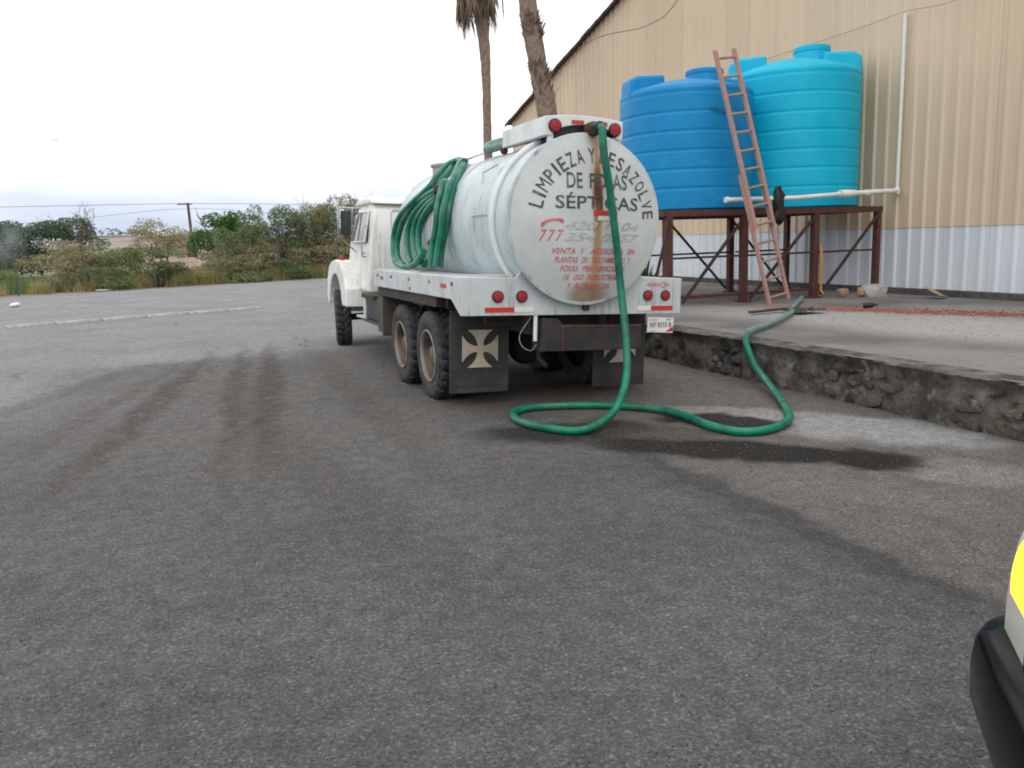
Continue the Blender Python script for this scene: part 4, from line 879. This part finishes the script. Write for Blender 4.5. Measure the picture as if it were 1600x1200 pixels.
palm('palm_tree', (8.95, 19.6, PZ), [(9.0, 19.6, PZ), (8.98, 19.6, 3), (8.88, 19.6, 4.8), (8.72, 19.6, 5.6), (8.60, 19.6, 6.3), (8.42, 19.6, 7.4), (8.25, 19.6, 9.0), (8.2, 19.6, 11)], [.36, .28, .25, .235, .225, .22, .21, .2], 'thicker leaning palm trunk with ragged leaf bases in front of the warehouse', [(5.15, 5.95, .26), (6.5, 7.05, .25)], False, 11)

# ------------------------------------------------------------------ roadside vegetation
def leaf_cloud(blobs, n, size, fill=.55):
    """n diamond leaves spread through ellipsoids (c, r)"""
    vol = np.array([b[3]*b[4]*b[5] for b in blobs]); ix = rng.choice(len(blobs), n, p=vol**.8/np.sum(vol**.8))
    Bq = np.array(blobs)[ix]; d = rng.normal(size=(n, 3)); d /= np.linalg.norm(d, axis=1)[:, None]; rr_ = rng.uniform(fill, 1.06, n)**.8
    C = Bq[:, :3]+d*rr_[:, None]*Bq[:, 3:6]
    a = rng.normal(size=(n, 3)); a /= np.linalg.norm(a, axis=1)[:, None]; b = np.cross(a, rng.normal(size=(n, 3))); b /= np.linalg.norm(b, axis=1)[:, None]
    s_ = (size*rng.uniform(.55, 1.4, n))[:, None]
    V = np.stack([C-a*s_, C+b*s_*.45, C+a*s_, C-b*s_*.45], 1).reshape(-1, 3); F = np.arange(4*n).reshape(-1, 4)
    return V[V[:, 2] > -99], F
def twigs(base, n, L, r, spread, seed, levels=2):
    rd = random.Random(seed); mb = MB()
    def br(p, d, L_, r_, lv):
        path = [p]; q_ = p.copy()
        for k in range(4): d = (d+Vector((rd.gauss(0, .16), rd.gauss(0, .16), rd.gauss(0.03, .1)))).normalized(); q_ = q_+d*L_/4; path.append(q_.copy())
        mb.tube(path, [r_*(1-.18*k) for k in range(5)], 5)
        if lv:
            for k in range(rd.randint(3, 5)):
                i = rd.randint(1, 4); br(path[i], (d+Vector((rd.gauss(0, .7), rd.gauss(0, .7), rd.gauss(.15, .45)))).normalized(), L_*rd.uniform(.45, .7), r_*.5, lv-1)
    for k in range(n):
        a = rd.uniform(0, 6.28); br(Vector(base), Vector((math.cos(a)*spread, math.sin(a)*spread, 1)).normalized(), L*rd.uniform(.8, 1.1), r, levels)
    return mb
def bush(name, loc, w_, h, dpt, n, size, m, label, cat, group, seed, nb=9, trunk=False, zlo=.12):
    t = empty(name, loc, label=label, cat=cat, group=group); rd = random.Random(seed); blobs = []
    for k in range(nb):
        f = rd.random(); bw = rd.uniform(.22, .42)*w_*(1 if f < .6 else .7)
        blobs.append((rd.uniform(-.5, .5)*w_*.75, rd.uniform(-.5, .5)*dpt*.7, h*(zlo+(.83-zlo)*f), bw, bw*.8, h*rd.uniform(.12, .26)))
    for k in range(5): blobs.append((rd.uniform(-.42, .42)*w_, rd.uniform(-.3, .3)*dpt, h*rd.uniform(.75, .96), .14*w_, .14*w_, h*.11))
    V, F = leaf_cloud(blobs, n, size); V[:, 2] = np.maximum(V[:, 2], .03)
    place('crown', npmesh('crown', V, F, m), None, t)
    twigs((0, 0, 0), 5 if not trunk else 1, h*.62, .05 if not trunk else .13, .45 if not trunk else .05, seed, 2).build('trunk', 'bark2', t, fix=False)
    return t
G1 = 'bushes growing along the fence'
bl_ = [
 (-1.7, 47.6, 4.6, 2.15, 'leaf_mixed', 'round green bush left of the utility pole with pale twig tips'),
 (-4.6, 47.4, 2.6, 2.25, 'leaf_dry', 'dry tan shrub by the second fence post'),
 (1.6, 48.9, 2.6, 1.6, 'leaf_dry', 'low brown shrub below the utility pole'),
 (3.4, 49.8, 3.2, 3.2, 'leaf_mixed', 'olive bush right of the bright green tree'),
 (5.4, 50.2, 3.6, 4.3, 'leaf_green', 'tall green bush, highest left of the truck mirror'),
 (7.4, 50.4, 3.3, 4.2, 'leaf_mixed', 'tall mixed bush with reddish brown leaves near the mirror'),
 (8.9, 50.8, 3.2, 4.8, 'leaf_dry', 'tall dry bush directly behind the truck mirror'),
 (10.8, 51.5, 3.6, 4.6, 'leaf_mixed', 'tall bush behind the truck cab'),
 (13.5, 53, 4.5, 4.2, 'leaf_green', 'green bush hidden mostly by the hose coil'),
 (4.3, 48.9, 3.0, 2.1, 'leaf_dry', 'waist-high dry brush in front of the olive bush'),
 (7.2, 49.4, 4.4, 1.9, 'leaf_dry', 'brown undergrowth below the tall bushes by the truck fender'),
 (-3.6, 45.6, 2.6, 1.1, 'leaf_green', 'low green weeds at the foot of the dry tan shrub'),
 (-.2, 46.4, 2.4, 1.3, 'leaf_green', 'low green shrub at the right foot of the round bush'),
 (2.9, 47.6, 2.8, 1.3, 'leaf_mixed', 'low mixed weeds at the road edge below the olive bush'),
 (6.0, 48.5, 2.6, 1.2, 'leaf_green', 'low green weeds at the road edge below the tallest bush'),
 (-9.6, 52, 3.2, 1.1, 'leaf_mixed', 'low scrub at the far left behind the first fence post')]
for i, (x, y_, w_, h, m, lab) in enumerate(bl_):
    bush('roadside_bush', (x, y_, 0), w_, h, 2.2, int(4200*w_*h/4), .06, m, lab, 'bush', G1, 100+i)
bush('green_tree', (2.95, 62, 0), 3.4, 4.6, 3, 6000, .10, 'leaf_bright', 'bright green leafy tree just right of the utility pole', 'tree', None, 201, 8, True, .45)
bush('dark_tree', (-10.6, 80, 0), 9.5, 4.7, 6, 15000, .13, 'leaf_dark', 'large dark green tree at the far left edge', 'tree', 'dark trees in the distance', 202, 14, True, .2)
bush('dark_tree', (-16.5, 84, 0), 8, 4.7, 6, 10000, .13, 'leaf_dark', 'dark green tree behind the smoke, cut by the left edge', 'tree', 'dark trees in the distance', 203, 12, True, .2)
bush('dark_tree', (-4.8, 90, 0), 9, 3.9, 5, 9000, .13, 'leaf_dark', 'lower dark green tree behind the bare tree', 'tree', 'dark trees in the distance', 204, 12, True, .2)
bush('brown_tree', (-6.4, 66, 0), 5, 2.8, 4, 6000, .08, 'leaf_dry', 'brownish leafed tree between the dark trees and the dry shrub', 'tree', None, 205, 9, True, .3)
bush('scrub_tree', (-.6, 74, 0), 5.5, 4.2, 4, 5000, .09, 'leaf_dry', 'thin dry tree rising over the pale wall left of the pole', 'tree', None, 206, 9, True, .5)
bt = empty('bare_tree', (-5.2, 58, 0), label='small leafless tree standing against the pale sky', cat='tree')
twigs((0, 0, 0), 1, 3.0, .09, .05, 5, 0).build('trunk', 'bark2', bt, fix=False)
twigs((0, 0, 2.3), 6, 1.5, .04, .9, 8, 3).build('branches', 'bark2', bt, fix=False)
# verge grass
def grass(name, n, fx, hmin, hmax, m, label):
    P = fx(n); h = rng.uniform(hmin, hmax, n); a = rng.uniform(0, 6.28, n); le = rng.uniform(.05, .5, n)*h; wv = .012+.012*rng.random(n)
    ca, sa = np.cos(a), np.sin(a)
    V = np.stack([np.stack([P[:, 0]-sa*wv, P[:, 1]+ca*wv, P[:, 2]], 1), np.stack([P[:, 0]+sa*wv, P[:, 1]-ca*wv, P[:, 2]], 1), np.stack([P[:, 0]+ca*le, P[:, 1]+sa*le, P[:, 2]+h], 1)], 1).reshape(-1, 3)
    o = place(name, npmesh(name, V, np.arange(3*n).reshape(-1, 3), m), None); return tag(o, label, 'grass', None, 'stuff')
def verge(n):
    x = rng.uniform(-14, 18, 3*n); d = .85+rng.random(3*n)**1.3*3.3; k = np.sin(x*1.9)+np.sin(x*4.3+d*2)+np.sin(x*.7+2)*.8+rng.normal(0, .5, 3*n); i_ = np.argsort(-k)[:n]; x, d = x[i_], d[i_]; return np.stack([x, 43.1+(x+7.5)*.303+d, np.zeros(n)], 1)
grass('verge_grass', 26000, verge, .12, .7, 'grass', 'dry tan and green grass along the road verge')
def tall(n):
    c = rng.choice(np.array([-3.3, .6, 1.4, 5.6, 6.6, 8.2]), n); x = c+rng.normal(0, .5, n); return np.stack([x, 43.1+(x+7.5)*.303+rng.uniform(.6, 1.8, n), np.zeros(n)], 1)
grass('tall_dry_grass', 8000, tall, .35, .95, 'grass', 'tufts of tall straw coloured grass below the bushes')
def fieldp(n):
    x = rng.uniform(-16, -3, n); return np.stack([x, 43.1+(x+7.5)*.303+rng.uniform(2, 16, n), np.zeros(n)], 1)
grass('field_grass', 15000, fieldp, .2, .8, 'leaf_green', 'pale green field plants beyond the fence at the far left')
# fence
fe = empty('wire_fence', (-6.8, 43.7, 0), label='wire fence on thin posts along the far side of the road', cat='fence')
fx = [-11.4, -6.85, -4.15, -1.1, 2.0, 5.2, 8.6]; FO = Vector((-6.8, 43.7, 0))
for x in fx: MB().box(Vector((x, road_line(x)+.45, 1.1))-FO, (.065, .065, 2.2)).build('post', 'fencepost', fe)
for z in (.4, .8, 1.2, 1.6, 2.0, 2.35):
    MB().tube([Vector((x, road_line(x)+.40, z-.02*(i % 2)))-FO for i, x in enumerate(fx)], .007, 4).build('strand', 'wire', fe)
# kerb blocks on the yard
kp0, kp1 = Vector((-4.25, 24.5, 0)), Vector((2.3, 26.25, 0)); kd = (kp1-kp0)/6; ka = math.atan2(kd.y, kd.x)
labs = ['low pale concrete kerb block, leftmost of the row across the yard', 'second kerb block from the left in the row across the yard', 'third kerb block from the left in the row across the yard', 'third kerb block from the right in the row across the yard', 'second kerb block from the right in the row across the yard', 'low kerb block at the right end of the row, nearest the truck']
for k in range(6):
    c = kp0+kd*(k+.5); L = kd.length-.06
    o = MB().prism([(-.16, 0), (.16, 0), (.12, .065), (-.12, .065)], -L/2, L/2).build('kerb_block', 'kerb', bevel=.015); o.location = c; o.rotation_euler.z = ka+random.uniform(-.012, .012)
    tag(o, labs[k], 'kerb', 'kerb blocks across the yard')
# litter
def litter(loc, s_, lab, seed, m='white'):
    o = place('litter', rock_mesh('litter', seed, m, 2, .5), None); o.location = loc; o.scale = s_; tag(o, lab, 'litter')
litter((-5.6, 34.5, .06), (.22, .2, .12), 'crumpled white bag on the road at the far left', 61)
litter((-3.4, 44.6, .06), (.4, .14, .04), 'flat pale scrap on the verge below the round bush', 62)
# far pale wall and house
ho = empty('low_house', (-2, 86, 0), label='low pink house seen through the bushes behind the utility pole', cat='house')
MB().box((1.9, 0, 1.55), (6.0, 5, 3.1)).build('wall', 'pinkwall', ho); MB().box((-3.2, .6, 1.65), (4.2, 4, 3.3)).build('wall', 'palewall', ho)
MB().box((1.9, 0, 3.16), (6.3, 5.3, .12)).build('roof', 'palewall', ho); MB().box((-3.2, .6, 3.36), (4.4, 4.2, .1)).build('roof', 'palewall', ho)
for x in (.6, 3.4): MB().box((x, -2.51, 1.7), (.9, .06, 1.0)).build('window', 'glass', ho)
ho2 = empty('garden_wall', (9, 70, 0), label='long pinkish garden wall behind the tall bushes', cat='wall')
MB().box((0, 0, 1.25), (15, .2, 2.5)).build('wall_face', 'pinkwall', ho2); MB().box((0, 0, 2.53), (15.1, .3, .07)).build('coping', 'palewall', ho2)
# utility pole and cables
up_ = empty('utility_pole', (1.75, 95, 0), label='wooden utility pole with a short crossarm among the bushes', cat='utility pole')
MB().tube([(0, 0, 0), (-.15, 0, 6.7)], [.17, .13], 10).build('pole', 'pole', up_, smooth=50)
MB().box((-.45, 0, 6.55), (1.5, .1, .1)).build('crossarm', 'pole', up_)
for x in (-1.0, -.5): MB().lathe([(.05, 0), (.06, .08), (.03, .14)], (x, 0, 6.6), 'z', 8).build('insulator', 'kerb', up_)
def cable(pts, r, label): tag(MB().tube(smooth_path(pts, 8), r, 5).build('cable', 'wire'), label, 'cable', 'overhead cables')
cable([(-45, 95, 6.9), (-20, 95, 6.55), (1.3, 95, 6.62), (20, 95, 6.3), (45, 95, 6.7)], .022, 'upper overhead cable crossing behind the utility pole')
cable([(-45, 95, 5.8), (-16, 95, 4.9), (1.6, 95, 6.1), (16, 95, 5.1), (45, 95, 5.6)], .016, 'lower sagging cable attached to the utility pole')
cable([(-30, 38, 5.4), (-6.2, 40, 6.37), (-3.6, 40, 6.65), (8, 40.5, 8.2), (20, 41, 10)], .009, 'thin cable high in the sky at the far left')
cable([(13.75, 33.5, 8.0-1.3), (13.2, 26.4, 8.05), (13.0, 21.74, 7.66), (12.7, 19.6, 7.85), (11.5, 15, 9.2)], .010, 'cable sagging from the roof edge across the upper warehouse wall')
cable([(13.8, 18.2, 5.93), (13.8, 14.6, 5.95), (13.78, 13.3, 5.98), (13.5, 11.5, 5.85), (12.5, 8, 6.4)], .004, 'thin cable crossing the wall at the top of the white pipe')

# ------------------------------------------------------------------ parked car at the right edge (only its front corner is in view)
# car frame: x across (car's right = +x), y forward (nose = 0), z up
CD = Vector((-.83, .55, 0)).normalized(); CR = Vector((CD.y, -CD.x, 0))
car = empty('parked_car', (0, 0, 0), label='white car with black bumper and lit amber turn signal at the right edge', cat='car')
corner = Vector((2.03, 1.735, 0.0)); cen = corner-CR*.86; car.location = cen+Vector((0, 0, .035)); car.rotation_euler.z = math.atan2(CD.y, CD.x)-math.pi/2
def carpart(mb, nm, m, parent=None, **kw): return mb.build(nm, m, parent or car, **kw)
def plan(off=0.):
    """front outline in plan, from the car's left rear of the bumper to its right"""
    half = arc(.86-.2, -.26, .2+off, 0, 78, 20); p = [(.86+off, -.75), (.86+off, -.5)]+[(x, y_+.02*0) for x, y_ in half]
    p += [(.45, -.03+off), (0, .0+off)]
    return [(-x, y_) for x, y_ in p[:-1]]+p[::-1]
prof = [(-.22, .655), (-.10, .66), (-.02, .635), (.0, .60), (.008, .53), (.004, .44), (-.015, .375), (-.06, .325), (-.14, .295), (-.24, .285)]
V = []; F = []; base = plan(0); n = len(base)
for (o_, z) in prof:
    for x, y_ in plan(o_): V.append((x, y_, z))
for j in range(len(prof)-1):
    for k in range(n-1): F.append((j*n+k, j*n+k+1, (j+1)*n+k+1, (j+1)*n+k))
carpart(MB().add(V, F), 'bumper', 'carblack', smooth=50)
# body: nose, hood, cabin
def loft(secs, nm, m, **kw):
    V = []; F = []; k = len(secs[0])
    for s_ in secs: V += s_
    for i in range(len(secs)-1):
        for j in range(k): F.append((i*k+j, i*k+(j+1) % k, (i+1)*k+(j+1) % k, (i+1)*k+j))
    F += [tuple(range(k)), tuple(range((len(secs)-1)*k, len(secs)*k))]
    return carpart(MB().add(V, F), nm, m, smooth=45, **kw)
def sect(y_, hw, z0, z1, rz): return [(-hw, y_, z0), (hw, y_, z0), (hw+.01, y_, (z0+z1)/2), (hw-.05, y_, z1-rz), (hw-.2, y_, z1), (-hw+.2, y_, z1), (-hw+.05, y_, z1-rz), (-hw-.01, y_, (z0+z1)/2)]
loft([sect(-.19, .60, .35, .78, .06), sect(-.30, .72, .3, .90, .05), sect(-.5, .80, .3, .97, .05), sect(-.9, .83, .3, 1.03, .05), sect(-1.5, .84, .3, 1.07, .05), sect(-4.0, .83, .3, 1.02, .05), sect(-4.3, .75, .4, .95, .05)], 'body', 'carwhite', bevel=.03)
loft([[(-.72, -1.35, 1.03), (.72, -1.35, 1.03), (.72, -1.36, 1.05), (-.72, -1.36, 1.05)], [(-.72, -1.36, 1.04), (.72, -1.36, 1.04), (.60, -2.0, 1.5), (-.60, -2.0, 1.5)], [(-.72, -3.9, 1.0), (.72, -3.9, 1.0), (.6, -3.4, 1.5), (-.6, -3.4, 1.5)]], 'cabin', 'glass')
carpart(MB().box((0, -2.7, 1.52), (1.2, 1.5, .05)), 'roof', 'carwhite', bevel=.02)
lens_m = NT('lamp_lens'); lens_m.fin((.62, .60, .55), .12, 0, .6); M['lens'] = lens_m.m
am = NT('amber_signal_glow'); am.fin((.9, .55, .05), .3); setin(am.b, 'Emission Color', (1., .60, .03, 1)); setin(am.b, 'Emission Strength', 1.7); M['amberglow'] = am.m
for s_ in (-1, 1):
    # wrap-round headlamp
    V = []; F = []; zs = ((.655, -.07), (.74, -.07), (.83, -.077), (.91, -.09), (.99, -.115), (1.05, -.165), (1.07, -.25))
    def lens_row(off): r_ = plan(off); h_ = len(r_)//2; return [(s_*abs(x), y_) for x, y_ in r_[h_+1:h_+24]]
    m_ = len(lens_row(0))
    for z, off in zs:
        for x, y_ in lens_row(off): V.append((x, y_, z))
    for j in range(len(zs)-1):
        for k in range(m_-1): F.append((j*m_+k, j*m_+k+1, (j+1)*m_+k+1, (j+1)*m_+k))
    hl = carpart(MB().add(V, F), 'headlight', 'lens', smooth=60)
    if s_ > 0:
        V = []; zl, ol = zip(*zs); za = [(z, float(np.interp(z, zl, ol))) for z in np.linspace(.79, .955, 9)]
        for z, off in za:
            r_ = lens_row(off+.012); rnd = .12*abs((z-.872)/.083)**2
            for t_ in np.linspace(-.7+rnd, .82-rnd, 4): V.append((r_[0][0]+(r_[1][0]-r_[0][0])*t_, r_[0][1]+(r_[1][1]-r_[0][1])*t_, z))
        carpart(MB().add(V, [(j*4+k, j*4+k+1, j*4+k+5, j*4+k+4) for j in range(8) for k in range(3)]), 'turn_signal', 'amberglow', hl, smooth=60)
    for y_ in (-.95, -3.4):
        MB().lathe([(.2, -.1), (.29, -.11), (.31, -.06), (.31, .06), (.29, .11), (.2, .1)], (s_*.76, y_, .31), 'x', 32).build('tyre', 'rubber', car, smooth=40)
        MB().lathe([(.2, -.09), (.19, .04*s_), (.001, .07*s_)], (s_*.77, y_, .31), 'x', 24).build('rim', 'chrome', car, smooth=40)
carpart(MB().box((0, -.12, .72), (.9, .05, .14)), 'grille', 'black')

# ------------------------------------------------------------------ drifting smoke at the far left
sm = NT('smoke_volume'); vo = sm.n('ShaderNodeVolumePrincipled'); vo.inputs['Color'].default_value = (.93, .95, .98, 1)
l_ = sm.n('ShaderNodeVectorMath', operation='LENGTH'); sm.link(sm.co, l_.inputs[0])
dn = sm.math('MULTIPLY', sm.ramp(l_.outputs['Value'], 1., .2), sm.ramp(sm.noise(1.6, 4), .35, .7)); sm.link(sm.math('MULTIPLY', dn, .3), vo.inputs['Density'])
sm.t.links.remove(sm.t.nodes['Material Output'].inputs['Surface'].links[0]); sm.link(vo.outputs[0], sm.t.nodes['Material Output'].inputs['Volume'])
o = MB().lathe([(.001, -1), (.5, -.87), (.87, -.5), (1, 0), (.87, .5), (.5, .87), (.001, 1)], (0, 0, 0), 'z', 24).build('smoke', sm.m, smooth=60); o.location = (-10.6, 66, 2.6); o.scale = (1.5, 1.5, 2.1); o.rotation_euler.y = .25
tag(o, 'faint bluish smoke drifting in front of the dark trees', 'smoke', None, 'stuff')
